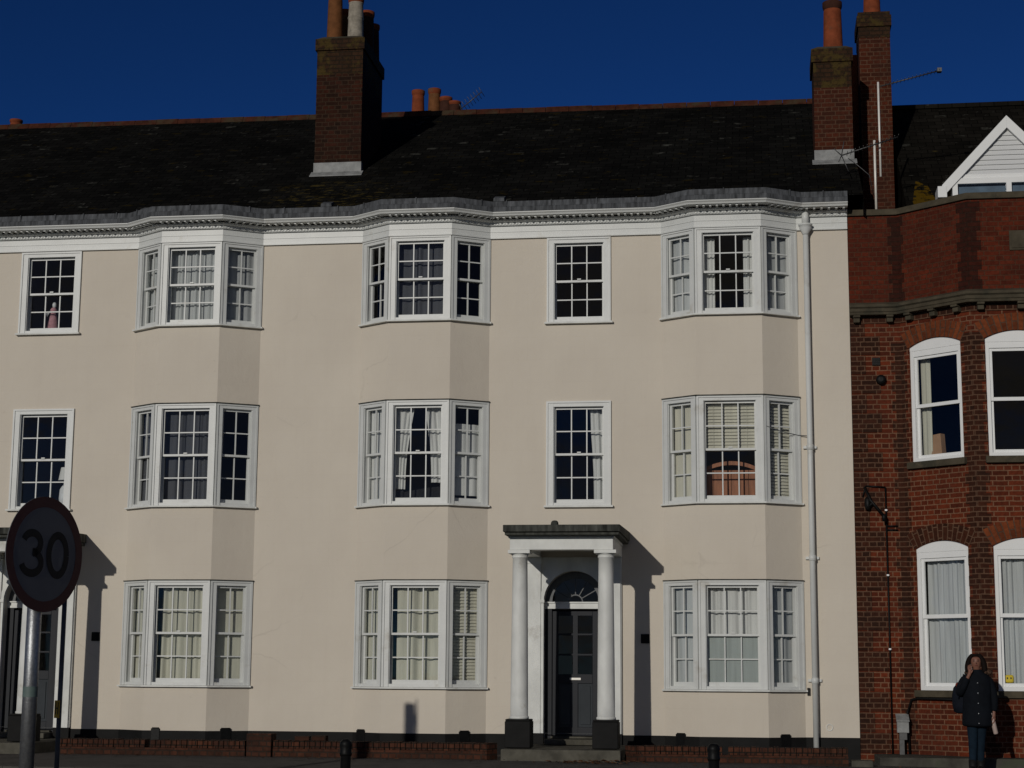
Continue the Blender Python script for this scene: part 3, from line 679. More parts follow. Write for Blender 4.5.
    ringbar(.36, .475, -.05, -.01); ringbar(.10, .118, -.045, -.02)
    for k in range(1, 6):
        t = PI * k / 6; dx, dz = -math.cos(t), math.sin(t); px, pz = -dz * .007, dx * .007
        q = [(c[0] + dx * .118 + px, c[1] + dz * .118 + pz), (c[0] + dx * .118 - px, c[1] + dz * .118 - pz), (c[0] + dx * .36 - px, c[1] + dz * .36 - pz), (c[0] + dx * .36 + px, c[1] + dz * .36 + pz)]
        d.hexa([Fd.P(u, -.045, z) for u, z in q], [Fd.P(u, -.02, z) for u, z in q])
    d.build('fanlight', M['grey_pole'], door)
    d = MB(); pts = [(c[0] - math.cos(PI * k / 20) * .365, c[1] + math.sin(PI * k / 20) * .365) for k in range(21)]
    d.face([Fd.P(u, -.035, z) for u, z in pts]); d.build('fanlight_glass', M['glass'], door)
    # doorstep platform
    s = MB(); s.box(door_x - .84, door_x + .86, -1.98, -.02, -.2, .160)
    st = s.build('doorstep', M['step'], H, bevel=.015)
    s = MB(); s.box(door_x - .42, door_x + .44, -.35, .07, .167, .25); s.build('upper_step', M['step'], st, bevel=.01)
    # small dark wall fittings
    s = MB(); s.box(door_x + 1.02, door_x + 1.15, -.022, 0, 1.69, 1.83); s.build('name_plaque', M['black_paint'], H, bevel=.003)
    for k, vx in enumerate([v for v in (-9.35, -8.28, -6.14, -4.52, -1.22, .32) if x0 < v < x1]):
        yv = yfront(vx); s = MB()
        # stays on the plane of whichever facet it sits on
        F = Fr((vx - .1, yfront(vx - .1)), (vx + .1, yfront(vx + .1)))
        s.fbox(F, .03, F.L - .03, 0.0, .022, .05, .345); s.fbox(F, .045, F.L - .045, 0.0, .018, .345, .36); s.build('air_vent', M['iron'], H, bevel=.004)
    return H

LH = build_house('cream rendered house at the left, its porch half hidden by the round speed sign', -19.0, PARTY, [BAYS[0]], [FLATW[0]], -11.61, 'left')
RH = build_house('cream rendered house in the middle, two bays either side of its column porch', PARTY, 1.42, BAYS[1:], [FLATW[1]], -2.85, 'right')

# downpipe with hopper
m = MB(); px, py = .775, -.10
m.lathe((px, py), [(.043, .02), (.043, 8.08)], 20)
for z in (2.93, 4.62, 1.10): m.lathe((px, py), [(.043, z), (.054, z + .005), (.054, z + .08), (.043, z + .09)], 20); m.box(px - .10, px + .10, -.05, -.0, z + .03, z + .07)
dp = m.build('downpipe', M['white'], RH)
m = MB(); m.lathe((px, py), [(.047, 8.0), (.052, 8.03), (.095, 8.10), (.095, 8.14), (.11, 8.145), (.11, 8.17)], 20); m.lathe((px, py), [(.055, 8.17), (.055, 8.40)], 16)
m.build('rainwater_head', M['white'], dp)
m = MB(); F = Fr((.079, -D), (.627, 0)); m.tube([F.P(.03, .01, 4.62 + .35), F.P(.3, .012, 4.90), F.P(.6, .012, 4.86), (px, py + .03, 4.84)], .007, 6); m.build('cable', M['grey_pole'], RH)
m = MB(); m.lathe((0, 0), [(.052, 0), (.052, .008), (.040, .008), (.040, 0)], 20, False); o = m.build('vent_ring', M['white_old'], RH); o.rotation_euler = (PI / 2, 0, 0); o.location = (.98, -.001, .46)
# rusty drip and stain lumps: pipe bracket marks by the right bay
m = MB(); m.box(.66, .70, -.045, 0, .93, 1.04); m.build('bracket', M['iron'], dp)

# ------------------------------------------------------------------ chimneys
def pot(mparent, x, y, z, h, r, mat, kind='plain', cap=None):
    s = MB()
    if kind == 'banded': prof = [(r * 1.12, z - .06), (r * 1.05, z), (r, z + h * .48), (r * 1.02, z + h * .5), (r * 1.09, z + h * .52), (r * 1.0, z + h * .56), (r * .93, z + h * .84), (r * 1.0, z + h * .86)]
    else: prof = [(r * 1.14, z - .06), (r * 1.06, z), (r * .94, z + h * .80), (r * .90, z + h * .86)]
    s.lathe((x, y), prof, 28); p_ = s.build('chimney_pot', mat, mparent)
    c = MB(); zt = z + h * .86; rr = r * .99
    c.lathe((x, y), [(r * .9, zt - .02), (rr, zt + .01), (rr * 1.06, zt + h * .05), (rr * 1.06, zt + h * .13), (rr * .8, zt + h * .14), (rr * .75, zt)], 28, False)
    c.lathe((x, y), [(rr * .76, zt - .02), (rr * .76, zt + .005)], 20)
    c.build('pot_rim', cap or M['terracotta'], mparent)
def stack(house, x0, x1, y0, y1, zb, zt, cap_h, mats, label=None, flash=True, face_base=None):
    m = MB(); m.box(x0, x1, y0, y1, zb, zt - cap_h - .45)
    c = m.build('chimney', mats[0], house)
    if label: c['label'] = label
    m = MB(); m.box(x0, x1, y0, y1, zt - cap_h - .45, zt - cap_h); m.box(x0 - .03, x1 + .03, y0 - .03, y1 + .03, zt - cap_h, zt - .03)
    m.build('chimney_head', mats[1], c)
    m = MB(); m.hexa([(x0 - .02, y0 - .02, zt - .03), (x1 + .02, y0 - .02, zt - .03), (x1 + .02, y1 + .02, zt - .03), (x0 - .02, y1 + .02, zt - .03)], [(x0 + .08, y0 + .08, zt + .04), (x1 - .08, y0 + .08, zt + .04), (x1 - .08, y1 - .08, zt + .04), (x0 + .08, y1 - .08, zt + .04)])
    m.build('mortar_bed', M['stone'], c)
    if flash:
        zf = roof_z(y0); m = MB(); m.box(x0 - .012, x1 + .012, y0 - .014, y0 + .1, zf - .05, zf + .20)
        m.hexa([(x0 - .05, y0 - .14, roof_z(y0 - .14) + .006), (x1 + .05, y0 - .14, roof_z(y0 - .14) + .006), (x1 + .05, y0, zf + .006), (x0 - .05, y0, zf + .006)], [(x0 - .05, y0 - .14, roof_z(y0 - .14) + .018), (x1 + .05, y0 - .14, roof_z(y0 - .14) + .018), (x1 + .05, y0, zf + .04), (x0 - .05, y0, zf + .04)])
        m.build('flashing', M['flash'], c)
    return c
c1 = stack(RH, -7.60, -6.775, 1.70, 3.30, 9.0, 12.28, .24, (M['brick_chim'], M['brick_chim_top']))
for (x, y, h, mt, kd) in ((-7.37, 2.00, .95, M['tan_pot'], 'plain'), (-6.99, 2.00, .82, M['white_pot'], 'banded'), (-7.32, 2.55, .80, M['tan_pot'], 'plain'), (-6.93, 2.60, .78, M['dark_clay'], 'plain'), (-6.93, 3.05, .70, M['dark_clay'], 'plain')):
    pot(c1, x, y, 12.30, h, .135, mt, kd)
c2 = stack(RH, 1.005, 1.63, 1.45, 2.35, 8.9, 11.62, .26, (M['brick_chim_red'], M['brick_chim_top']))
pot(c2, 1.36, 1.85, 11.64, .92, .158, M['terracotta'], 'plain', M['dark_clay'])
# rear stacks, only their heads clear the ridge
def rear(house, xs, y, z, hs, mats):
    c = MB(); c.box(min(xs) - .25, max(xs) + .25, y - .3, y + .3, 9.5, z); ch = c.build('chimney', M['brick_chim'], house)
    for x, h, mt in zip(xs, hs, mats): pot(ch, x, y, z + .02, h, .13, mt)
rear(RH, [-6.84, -6.50, -6.26, -6.08], 7.0, 12.35, [.72, .74, .55, .45], [M['terracotta'], M['tan_pot'], M['dark_clay'], M['dark_clay']])
rear(LH, [-15.55], 7.0, 12.30, [.48], [M['terracotta']])
# roof vents
for x in (-10.0, -6.93, -4.08, .15):
    y = -.02; z = roof_z(y) + .005
    s = MB(); s.hexa([(x - .09, y, z), (x + .09, y, z), (x + .09, y + .18, z + .11), (x - .09, y + .18, z + .11)], [(x - .085, y - .0, z + .055), (x + .085, y - .0, z + .055), (x + .085, y + .18, z + .13), (x - .085, y + .18, z + .13)])
    s.build('roof_vent', M['lead'], LH if x < PARTY else RH)

# ------------------------------------------------------------------ brick house on the right
BH = thing('brick_house', 'red brick house at the right edge with stone cornice and white gabled dormer', 'house')
BP = [(1.425, 0.0), (2.18, 0.0), (3.15, -.80), (5.2, -.80), (6.17, 0), (9.5, 0)]
BF = [Fr(a, b_) for a, b_ in zip(BP, BP[1:])]
OPS = {1: [(.16, 1.07, 1.02, 3.10, .11), (.15, 1.06, 4.41, 6.17, .11)], 2: [(.20, 1.13, 1.02, 3.10, .12), (.19, 1.12, 4.41, 6.17, .12)]}
OPS[3] = [(.16, 1.07, 1.02, 3.10, .11), (.15, 1.06, 4.41, 6.17, .11)]
m = MB()
for i, F in enumerate(BF): m.wall(F, 0, F.L, -.4, 6.80, OPS.get(i, []), .10)
m.face([(9.5, 0, -.4), (9.5, 9, -.4), (9.5, 9, 8.3), (9.5, 0, 8.3)]); m.face([(9.5, 9, -.4), (1.43, 9, -.4), (1.43, 9, 8.3), (9.5, 9, 8.3)])
m.build('wall', M['brick'], BH)
m = MB(); m.sweep([(-.25, 6.8), (0, 6.8), (0, 8.30), (-.25, 8.30)], BP); par = m.build('parapet', M['brick_top'], BH)
m = MB(); m.sweep([(-.29, 8.30), (.045, 8.30), (.045, 8.33), (.03, 8.40), (-.29, 8.415)], BP); m.build('coping', M['stone'], par, bevel=.006)
m = MB(); m.sweep([(-.05, 6.70), (.155, 6.70), (.165, 6.735), (.18, 6.745), (.185, 6.79), (.215, 6.81), (.215, 6.85), (.10, 6.90), (-.05, 6.90)], BP)
co = m.build('cornice', M['stone'], BH)
for i, us in ((0, (.10, .60)), (1, (.22, .65, 1.06)), (2, (.14, .72, 1.3, 1.85)), (3, (.2, .65, 1.06))):
    for u in us: s = MB(); s.fbox(BF[i], u - .055, u + .055, 0, .15, 6.662, 6.70); s.fbox(BF[i], u - .048, u + .048, 0, .11, 6.59, 6.662); s.build('bracket', [M['stone']], co, bevel=.012)
s = MB(); s.sweep([(-.02, 6.585), (.012, 6.585), (.012, 6.70), (-.02, 6.70)], BP); s.build('cornice_shade_band', M['brick_dark'], co)  # dark strip between the brackets: shade under the cornice put in as colour
# quoins and dark corner bricks
m = MB(); z = .10; k = 0
while z < 6.5:
    wd = .22 if k % 2 else .44; m.fbox(BF[0], .0, wd, 0, .014, z, z + .285); z += .30; k += 1
m.build('quoin', M['brick_dark'], BH)
for zlo, zhi in ((.12, 6.36), (6.92, 8.27)):
    for corner in (0, 1):
        m = MB(); z = zlo; k = 0
        while z + .145 < zhi:
            if corner == 0:
                wd = .09 if k % 2 else .15
                m.fbox(BF[0], BF[0].L - wd, BF[0].L, 0, .004, z, z + .149); m.fbox(BF[1], 0, wd * .7, 0, .004, z, z + .149)
            else:
                wd = .13 if k % 2 else .19
                m.fbox(BF[1], BF[1].L - wd, BF[1].L + .003, 0, .004, z, z + .149); m.fbox(BF[2], -.003, wd * 1.0, 0, .004, z, z + .149)
            z += .15; k += 1
        m.build('corner_brickwork', M['brick_dark' if zlo < 1 else 'brick_top_dark'], BH)
# brick arches
def brick_arch(F, a, b_, zs, rise, hgt=.24, mat='brick_arch'):
    s = MB(); P = MB.arc(a - .02, b_ + .02, zs, rise, 20); h = (b_ - a) / 2; R = (h * h + rise * rise) / (2 * rise); cz = zs + rise - R; cx = (a + b_) / 2; L = 0
    for (x0_, z0_), (x1_, z1_) in zip(P, P[1:]):
        def outp(x, z): k = (R + hgt) / R; return (cx + (x - cx) * k, cz + (z - cz) * k)
        A, B_ = outp(x0_, z0_), outp(x1_, z1_); l = math.hypot(x1_ - x0_, z1_ - z0_)
        s.face([F.P(x0_, .008, z0_ + .002), F.P(x1_, .008, z1_ + .002), F.P(B_[0], .008, B_[1]), F.P(A[0], .008, A[1])], uv=[(0.02, L), (0.02, L + l), (.02 + hgt, L + l), (.02 + hgt, L)])
        s.face([F.P(x0_, .008, z0_ + .002), F.P(x0_, -.0, z0_ + .002), F.P(x1_, -.0, z1_ + .002), F.P(x1_, .008, z1_ + .002)]); L += l
    return s.build('brick_arch', M[mat], BH)
def pvc_window(F, o, split):
    a, b_, z0, zs, rise = o; f = MB(); fr = .06
    f.fbox(F, a, a + fr, -.14, -.03, z0, zs); f.fbox(F, b_ - fr, b_, -.14, -.03, z0, zs); f.fbox(F, a + fr, b_ - fr, -.14, -.032, z0, z0 + fr)
    f.fbox(F, a + fr, b_ - fr, -.14, -.032, zs - .14, zs - .02)
    P = MB.arc(a, b_, zs, rise, 16)
    for (x0_, z0_), (x1_, z1_) in zip(P, P[1:]):
        f.hexa([F.P(x0_, -.025, zs - .05), F.P(x1_, -.025, zs - .05), F.P(x1_, -.13, zs - .05), F.P(x0_, -.13, zs - .05)], [F.P(x0_, -.025, z0_ - .001), F.P(x1_, -.025, z1_ - .001), F.P(x1_, -.13, z1_ - .001), F.P(x0_, -.13, z0_ - .001)])
    w_ = f.build('window', M['pvc'], BH)
    for s_, (q0, q1, oo) in enumerate(((split - .03, zs - .14, -.055), (z0 + fr, split + .03, -.085))):
        s = MB(); st = .045
        s.fbox(F, a + fr, a + fr + st, oo - .035, oo, q0, q1); s.fbox(F, b_ - fr - st, b_ - fr, oo - .035, oo, q0, q1)
        s.fbox(F, a + fr + st, b_ - fr - st, oo - .035, oo - .002, q0, q0 + .05); s.fbox(F, a + fr + st, b_ - fr - st, oo - .035, oo - .002, q1 - .045, q1)
        s.build('sash', M['pvc'], w_, bevel=.003)
        g = MB(); g.face([F.P(a + fr + st, oo - .02, q0 + .05), F.P(b_ - fr - st, oo - .02, q0 + .05), F.P(b_ - fr - st, oo - .02, q1 - .045), F.P(a + fr + st, oo - .02, q1 - .045)]); g.build('pane', M['glass'], w_)
    s = MB(); s.fbox(F, a - .05, b_ + .05, -.08, .075, z0 - .10, z0); s.build('sill', M['stone'], w_, bevel=.006)
for i in (1, 2, 3):
    for j, o in enumerate(OPS[i]):
        pvc_window(BF[i], o, 2.10 if j == 0 else 5.27)
        brick_arch(BF[i], o[0], o[1], o[3], o[4], .25 if i != 2 else .26, 'brick_dark' if (j == 0 and i == 1) else 'brick_arch')
m = MB()
for z in (.22, 3.55, 6.5): m.box(1.5, 9.4, .15, 4.5, z - .10, z)
for z in (.22, 3.55, 6.5): m.prism([(2.3, .15), (3.25, -.68), (5.1, -.68), (6.05, .15)], z - .10, z)
m.box(1.5, 9.4, 4.4, 4.5, -.3, 8.2); m.box(5.5, 5.56, .15, 4.4, -.3, 8.2); m.box(1.5, 1.56, .15, 4.4, -.3, 8.2)
m.build('room_walls', M['room'], BH)
# roof, right-hand slope
YB0, ZB0, YB1, ZB1 = .35, 8.05, 4.85, 11.62
def bz(y): return ZB0 + (ZB1 - ZB0) * (y - YB0) / (YB1 - YB0)
m = MB(); m.face([(2.45, YB0, ZB0), (9.6, YB0, ZB0), (9.6, YB1, ZB1), (2.45, YB1, ZB1)]); m.face([(1.7, YB1, ZB1), (9.6, YB1, ZB1), (9.6, 9.2, 8.1), (1.7, 9.2, 8.1)])
m.face([(1.70, YB0, 7.9), (2.45, YB0, 7.9), (2.45, 4.8, 7.9), (1.70, 4.8, 7.9)]); m.face([(2.45, YB1, 7.9), (2.45, YB0, 7.9), (2.45, YB0, ZB0), (2.45, YB1, ZB1)]); m.face([(1.7, YB1, 7.9), (2.45, YB1, 7.9), (2.45, YB1, ZB1), (1.7, YB1, ZB1)]); m.face([(1.7, YB1, 7.9), (1.7, YB1, ZB1), (1.7, 9.2, 8.1), (1.7, 9.2, 7.9)])
br_roof = m.build('roof', M['slate_right'], BH)
m = MB(); pts = [(2.66, .5), (3.02, .5), (2.98, 1.2), (2.86, 1.9), (2.68, 2.1), (2.56, 1.4)]
m.face([(x, y, bz(y) + .006) for x, y in pts]); m.build('lichen_patch', M['slate_lichen'], br_roof)
m = MB(); m.tube([(2.72, .42, bz(.42) + .02), (3.05, 1.75, bz(1.75) + .02), (3.9, 1.8, bz(1.8) + .02)], .018, 6); m.build('flashing', M['iron'], br_roof)
m = MB(); m.box(2.02, 9.6, YB1 - .1, YB1 + .1, ZB1 - .05, ZB1 + .03); m.build('ridge_tiles', M['slate_right'], br_roof)
m = MB(); m.box(1.84, 2.37, 2.60, 3.35, 7.8, 12.18); c3 = m.build('chimney', M['brick_chim_red'], BH); c3['label'] = 'tall brick chimney behind the white aerial pole'
m = MB(); m.box(1.835, 2.375, 2.595, 3.355, 12.18, 12.38); m.box(1.81, 2.40, 2.57, 3.38, 12.38, 12.58); m.box(1.83, 2.38, 2.59, 3.36, 12.58, 12.65); m.build('chimney_head', M['brick_chim_top'], c3)
pot(c3, 2.10, 2.95, 12.67, .6, .145, M['terracotta'])
pot(c3, 2.14, 3.2, 12.67, .4, .12, M['dark_clay'])
m = MB(); m.box(1.70, 1.84, 3.2, 3.34, 9, 12.1); m.build('flue', M['terracotta'], c3)
# dormer
dm = MB(); DX, DY, DZ = 3.93, .30, 9.92; hw = 1.02; rise = 1.10
dm.face([(DX - .80, DY, 8.93), (DX + .80, DY, 8.93), (DX, DY, DZ - .12)])
dm.face([(DX - .86, DY + .02, 8.05), (DX + .86, DY + .02, 8.05), (DX + .86, DY + .02, 8.2), (DX - .86, DY + .02, 8.2)])
for sx in (-1, 1): dm.face([(DX + sx * .86, DY, 8.05), (DX + sx * .86, 3, 8.05), (DX + sx * .86, 3, DZ - rise + .14), (DX + sx * .86, DY, DZ - rise + .14)])
dorm = dm.build('dormer', M['clap'], BH)
m = MB(); z = 8.99
while z < DZ - .2:      # overlapping boards
    hwz = .86 * (DZ - .12 - z) / (rise - .26 + .06) if z > DZ - rise + .14 else .86
    h2 = max(.02, min(.86, .86 * (DZ - .12 - z - .075) / (rise - .26)))
    h1 = max(.02, min(.86, .86 * (DZ - .12 - z) / (rise - .26)))
    m.hexa([(DX - h1, DY - .03, z), (DX + h1, DY - .03, z), (DX + h1, DY - .002, z), (DX - h1, DY - .002, z)], [(DX - h2, DY - .012, z + .075), (DX + h2, DY - .012, z + .075), (DX + h2, DY - .002, z + .075), (DX - h2, DY - .002, z + .075)])
    z += .078
m.build('weatherboard', M['clap'], dorm)
m = MB()
for sx in (-1, 1):
    a = Vector((DX, DZ)); b_ = Vector((DX + sx * hw, DZ - rise)); d_ = (b_ - a).normalized(); nn = Vector((-d_.y, d_.x)) * (1 if -d_.y * 0 + d_.x * 1 < 0 and sx > 0 or sx < 0 else 1)
    down = Vector((0, -.20))
    q = [a, b_, b_ + down, a + down]
    if sx < 0: q = q[::-1]
    m.hexa([(p.x, DY - .10, p.y) for p in q], [(p.x, DY - .055, p.y) for p in q])
    m.box(DX + sx * hw - .07, DX + sx * hw + .07, DY - .11, DY + .3, DZ - rise - .20, DZ - rise - .02)
m.box(DX - .80, DX + .80, DY - .045, DY + .02, 8.93, 8.995)
m.build('bargeboard', M['pvc'], dorm, bevel=.004)
m = MB()
for sx in (-1, 1):
    q = [(DX, DZ + .01), (DX + sx * (hw + .03), DZ - rise + .01), (DX + sx * (hw + .03), DZ - rise - .03), (DX, DZ - .03)]
    if sx < 0: q = q[::-1]
    m.hexa([(x, DY - .08, z) for x, z in q], [(x, 3.2, z) for x, z in q])
m.build('dormer_roof', M['slate_right'], dorm)
m = MB(); zt = 8.93; m.box(DX - .86, DX + .86, DY - .07, DY - .005, zt - .09, zt - .002); m.box(DX - .86, DX + .86, DY - .07, DY - .005, 8.06, 8.2)
for x in (-.86, -.04, .78): m.box(DX + x, DX + x + .08, DY - .072, DY - .005, 8.2, zt - .09)
m.build('window', M['pvc'], dorm)
m = MB(); m.face([(DX - .78, DY - .04, 8.2), (DX + .78, DY - .04, 8.2), (DX + .78, DY - .04, zt - .09), (DX - .78, DY - .04, zt - .09)]); m.build('pane', M['glass'], dorm)
m = MB(); m.face([(DX - .80, DY + .03, 8.15), (DX + .80, DY + .03, 8.15), (DX + .80, DY + .03, 8.925), (DX - .80, DY + .03, 8.925)]); m.build('inner_blind', plain('blue_grey_blind', (.12, .17, .23), .8, .3, 4, bmp=0), dorm)
# stone date plaque in the parapet (worn blank)
m = MB(); m.fbox(BF[2], .60, .90, 0, .02, 7.50, 7.80)
m.fbox(BF[2], .63, .87, .02, .03, 7.53, 7.77); m.build('stone_plaque', M['stone'], BH, bevel=.008)
# vents and pipework on the flat part
m = MB(); m.fbox(BF[0], .32, .44, 0, .03, 5.93, 6.05)
for k in range(4): m.fbox(BF[0], .33, .43, .03, .038, 5.945 + k * .027, 5.955 + k * .027)
m.build('square_vent', M['iron'], BH)
m = MB(); m.lathe((0, 0), [(.075, 0), (.075, .07), (.06, .09), (.03, .10)], 20); o = m.build('round_vent', M['iron'], BH); o.rotation_euler = (PI / 2, 0, 0); o.location = (1.87, 0, 5.70)
m = MB()
m.tube([(1.89, -.03, -.1), (1.89, -.03, 4.05)], .013, 8); m.tube([(1.89, -.03, 4.05), (1.60, -.03, 4.07)], .012, 8); m.tube([(1.60, -.03, 4.07), (1.55, -.03, 3.9)], .012, 8)
m.tube([(1.89, -.03, 3.40), (2.06, -.03, 3.40)], .012, 6); m.tube([(1.89, -.03, 3.46), (2.06, -.03, 3.46)], .012, 6)
m.tube([(2.14, -.05, -.1), (2.12, -.06, .7), (2.18, -.06, .88), (2.26, -.14, .90), (3.1, -.84, .89)], .018, 8)
pc = m.build('service_pipe', M['iron'], BH)
m = MB()
for z in (3.70, 2.72, 1.62): m.box(1.872, 1.908, -.05, -.044, z - .012, z + .012)
m.build('pipe_clip', M['pvc'], pc)
m = MB(); m.tube([(1.58, -.04, 4.05), (1.66, -.12, 3.84), (1.85, -.16, 3.60)], .022, 8); m.tube([(1.62, -.02, 3.72), (1.68, -.12, 3.80)], .018, 8); m.lathe((1.62, -.06), [(.03, 3.70), (.05, 3.76), (.05, 3.86), (.02, 3.9)], 12); m.lathe((1.85, -.16), [(.03, 3.52), (.035, 3.60), (.015, 3.63)], 10)
m.build('sign_bracket', M['iron'], BH)
# concrete ledge in front
m = MB(); m.prism([(1.62, .0), (1.62, -1.25), (8, -1.25), (8, 0)][::-1][::-1], -.6, .085); m.build('front_ledge', M['concrete'], BH, bevel=.012)
mt_ = thing('meter_box', 'small box with pale sloping lid on a dark post by the brick wall', 'utility box', loc=(0, 0, 0))
m = MB(); m.box(1.95, 2.12, -.22, -.10, .40, .58); m.hexa([(1.94, -.25, .56), (2.13, -.25, .56), (2.13, -.06, .66), (1.94, -.06, .66)], [(1.94, -.25, .575), (2.13, -.25, .575), (2.13, -.06, .675), (1.94, -.06, .675)]); m.build('box_body', M['flash'], mt_, bevel=.005)
m = MB(); m.box(1.98, 2.05, -.19, -.13, .085, .40); m.box(1.98, 2.09, -.20, -.12, .30, .40); m.build('post', M['dark_metal'], mt_)

# ------------------------------------------------------------------ aerials
a1 = thing('tv_aerial', 'tall bright pole with a long yagi aerial reaching right against the sky', 'aerial')
m = MB(); m.lathe((2.0, .60), [(.017, 9.10), (.017, 10.68)], 10); m.build('mast', M['alu'], a1)
m = MB(); A, B_ = Vector((2.0, .6, 10.60)), Vector((2.98, .55, 10.82)); m.tube([A, B_], .011, 6)
for k in range(15):
    p = A.lerp(B_, .12 + .86 * k / 14); l = .10; m.tube([p + Vector((0, -l, .0)), p + Vector((0, l, 0))], .004, 5)
m.box(2.93, 3.0, .5, .6, 10.79, 10.85); m.build('yagi', M['dark_metal'], a1)
a2 = thing('tv_aerial', 'short bright pole with a low cross-shaped aerial in front of the chimneys', 'aerial')
m = MB(); m.lathe((1.905, .45), [(.019, 8.50), (.019, 9.66)], 10); m.build('mast', M['alu'], a2)
m = MB(); A, B_ = Vector((1.38, .35, 9.40)), Vector((2.28, .50, 9.72)); m.tube([A, B_], .012, 6)
for k in range(14):
    p = A.lerp(B_, .1 + .9 * k / 13); m.tube([p + Vector((0, -.14, 0)), p + Vector((0, .14, 0))], .005, 5)
for dx, dz in ((.04, .22), (.10, -.28), (-.05, -.12), (-.12, .10)): m.tube([A, A + Vector((dx, -.05, dz))], .008, 5)
m.tube([A + Vector((.1, 0, -.05)), (1.62, .3, 9.22), (1.80, .3, 9.05), (1.87, .4, 8.75)], .007, 6); m.build('yagi', M['dark_metal'], a2)
a3 = thing('tv_aerial', 'small dark aerial poking over the ridge beside the rear chimney pots', 'aerial')
m = MB(); m.lathe((-5.95, 7), [(.015, 10.6), (.015, 12.75)], 8); m.build('mast', M['dark_metal'], a3)
m = MB(); A, B_ = Vector((-6.0, 7, 12.62)), Vector((-5.50, 6.9, 12.98)); m.tube([A, B_], .010, 6)
for k in range(8): p = A.lerp(B_, .15 + .85 * k / 7); m.tube([p + Vector((-.05, -.06, .08)), p + Vector((.05, .06, -.08))], .006, 5)
m.build('yagi', M['dark_metal'], a3)

# ------------------------------------------------------------------ low garden walls
def garden_wall(path, label, top=.235, group='low brick walls in front of the houses'):
    G = thing('garden_wall', label, 'wall', group)
    m = MB(); m.sweep([(0, -.5), (.22, -.5), (.22, top - .115), (0, top - .115)], path); m.build('brickwork', M['brick_low'], G)
    m = MB(); L = 0; rr = random.Random(int(path[0][0] * 10) + 5)
    for p0, p1 in zip(path, path[1:]):
        F = Fr(p0, p1); n = max(1, int(F.L / .078)); s_ = F.L / n
        for k in range(n):
            if rr.random() < .03: continue
            j = rr.uniform(-.006, .006); m.fbox(F, k * s_ + .004, (k + 1) * s_ - .004, .0 + j, .222 + j, top - .113, top + rr.uniform(-.008, .006))
    m.build('coping', M['brick_soldier'], G, bevel=.004); return G
garden_wall([(-10.35, -1.58), (-7.48, -1.58)], 'low brick wall running right from the left porch step to a broken end', .225)
garden_wall([(-7.06, -1.58), (-4.15, -1.58), (-3.90, -1.62), (-3.78, -1.70)], 'low brick wall between the raised brick pier and the middle porch step')
garden_wall([(-1.95, -1.70), (-1.80, -1.62), (-1.60, -1.58), (1.16, -1.58)], 'low brick wall right of the middle porch, below the right bay', .225)
pier = MB(); pier.box(-7.45, -7.08, -1.83, -1.55, -.4, .33); tag(pier.build('brick_pier', M['brick_low'], bevel=.01), 'short raised brick pier between the two left low walls', 'pier')
lb = MB(); lb.box(-6.75, -6.53, -1.77, -1.66, .236, .30); lb.hexa([(-6.50, -1.76, .236), (-6.30, -1.72, .236), (-6.28, -1.62, .236), (-6.48, -1.66, .236)], [(-6.50, -1.76, .31), (-6.30, -1.72, .31), (-6.28, -1.62, .31), (-6.48, -1.66, .31)])
tag(lb.build('loose_bricks', M['brick_low'], bevel=.006), 'pair of loose bricks lying on the low wall below the middle bay', 'bricks')
sb = MB(); sb.box(1.20, 1.50, -1.84, -1.5, -.5, .06); tag(sb.build('stone_block', M['step'], bevel=.02), 'pale stone block closing the low wall next to the brick house', 'stone')
fl = MB(); rr = random.Random(4)
for k in range(170):
    x = rr.gauss(-2.35, .35) if k < 120 else rr.uniform(-10, 4); y = rr.uniform(-2.5, -2.02); z = gz(x, y) + rr.uniform(.004, .03); s_ = rr.uniform(.02, .05); a = rr.uniform(0, 6.3); c_, sn = math.cos(a) * s_, math.sin(a) * s_
    fl.face([(x + c_, y + sn, z), (x - sn * .5, y + c_ * .5, z + .012), (x - c_, y - sn, z + .004), (x + sn * .5, y - c_ * .5, z)])
lm = plain('dead_leaf', (.10, .045, .02), .8, .5, 9, bmp=0); tag(fl.build('fallen_leaves', lm), 'brown dead leaves scattered at the foot of the steps and walls', 'leaves', kind='stuff')

# ------------------------------------------------------------------ street furniture
def bollard(x, y, label):
    B = thing('bollard', label, 'bollard', 'black bollards on the near pavement'); z0 = flat_near(x, y)
    m = MB(); m.lathe((x, y), [(.075, z0 - .02), (.075, z0 + .10), (.056, z0 + .13), (.053, z0 + .84)], 24); m.build('post', M['iron'], B)
    m = MB(); m.lathe((x, y), [(.057, z0 + .84), (.062, z0 + .86), (.057, z0 + .88), (.057, z0 + .93), (.062, z0 + .945), (.058, z0 + .97), (.035, z0 + .995), (.0, z0 + 1.0)], 24); m.build('cap', M['iron'], B)
bollard(-4.03, -10, 'black round-topped bollard left of the middle porch, before the low wall')
bollard(-.47, -10, 'black round-topped bollard right of the middle porch, under the right bay')

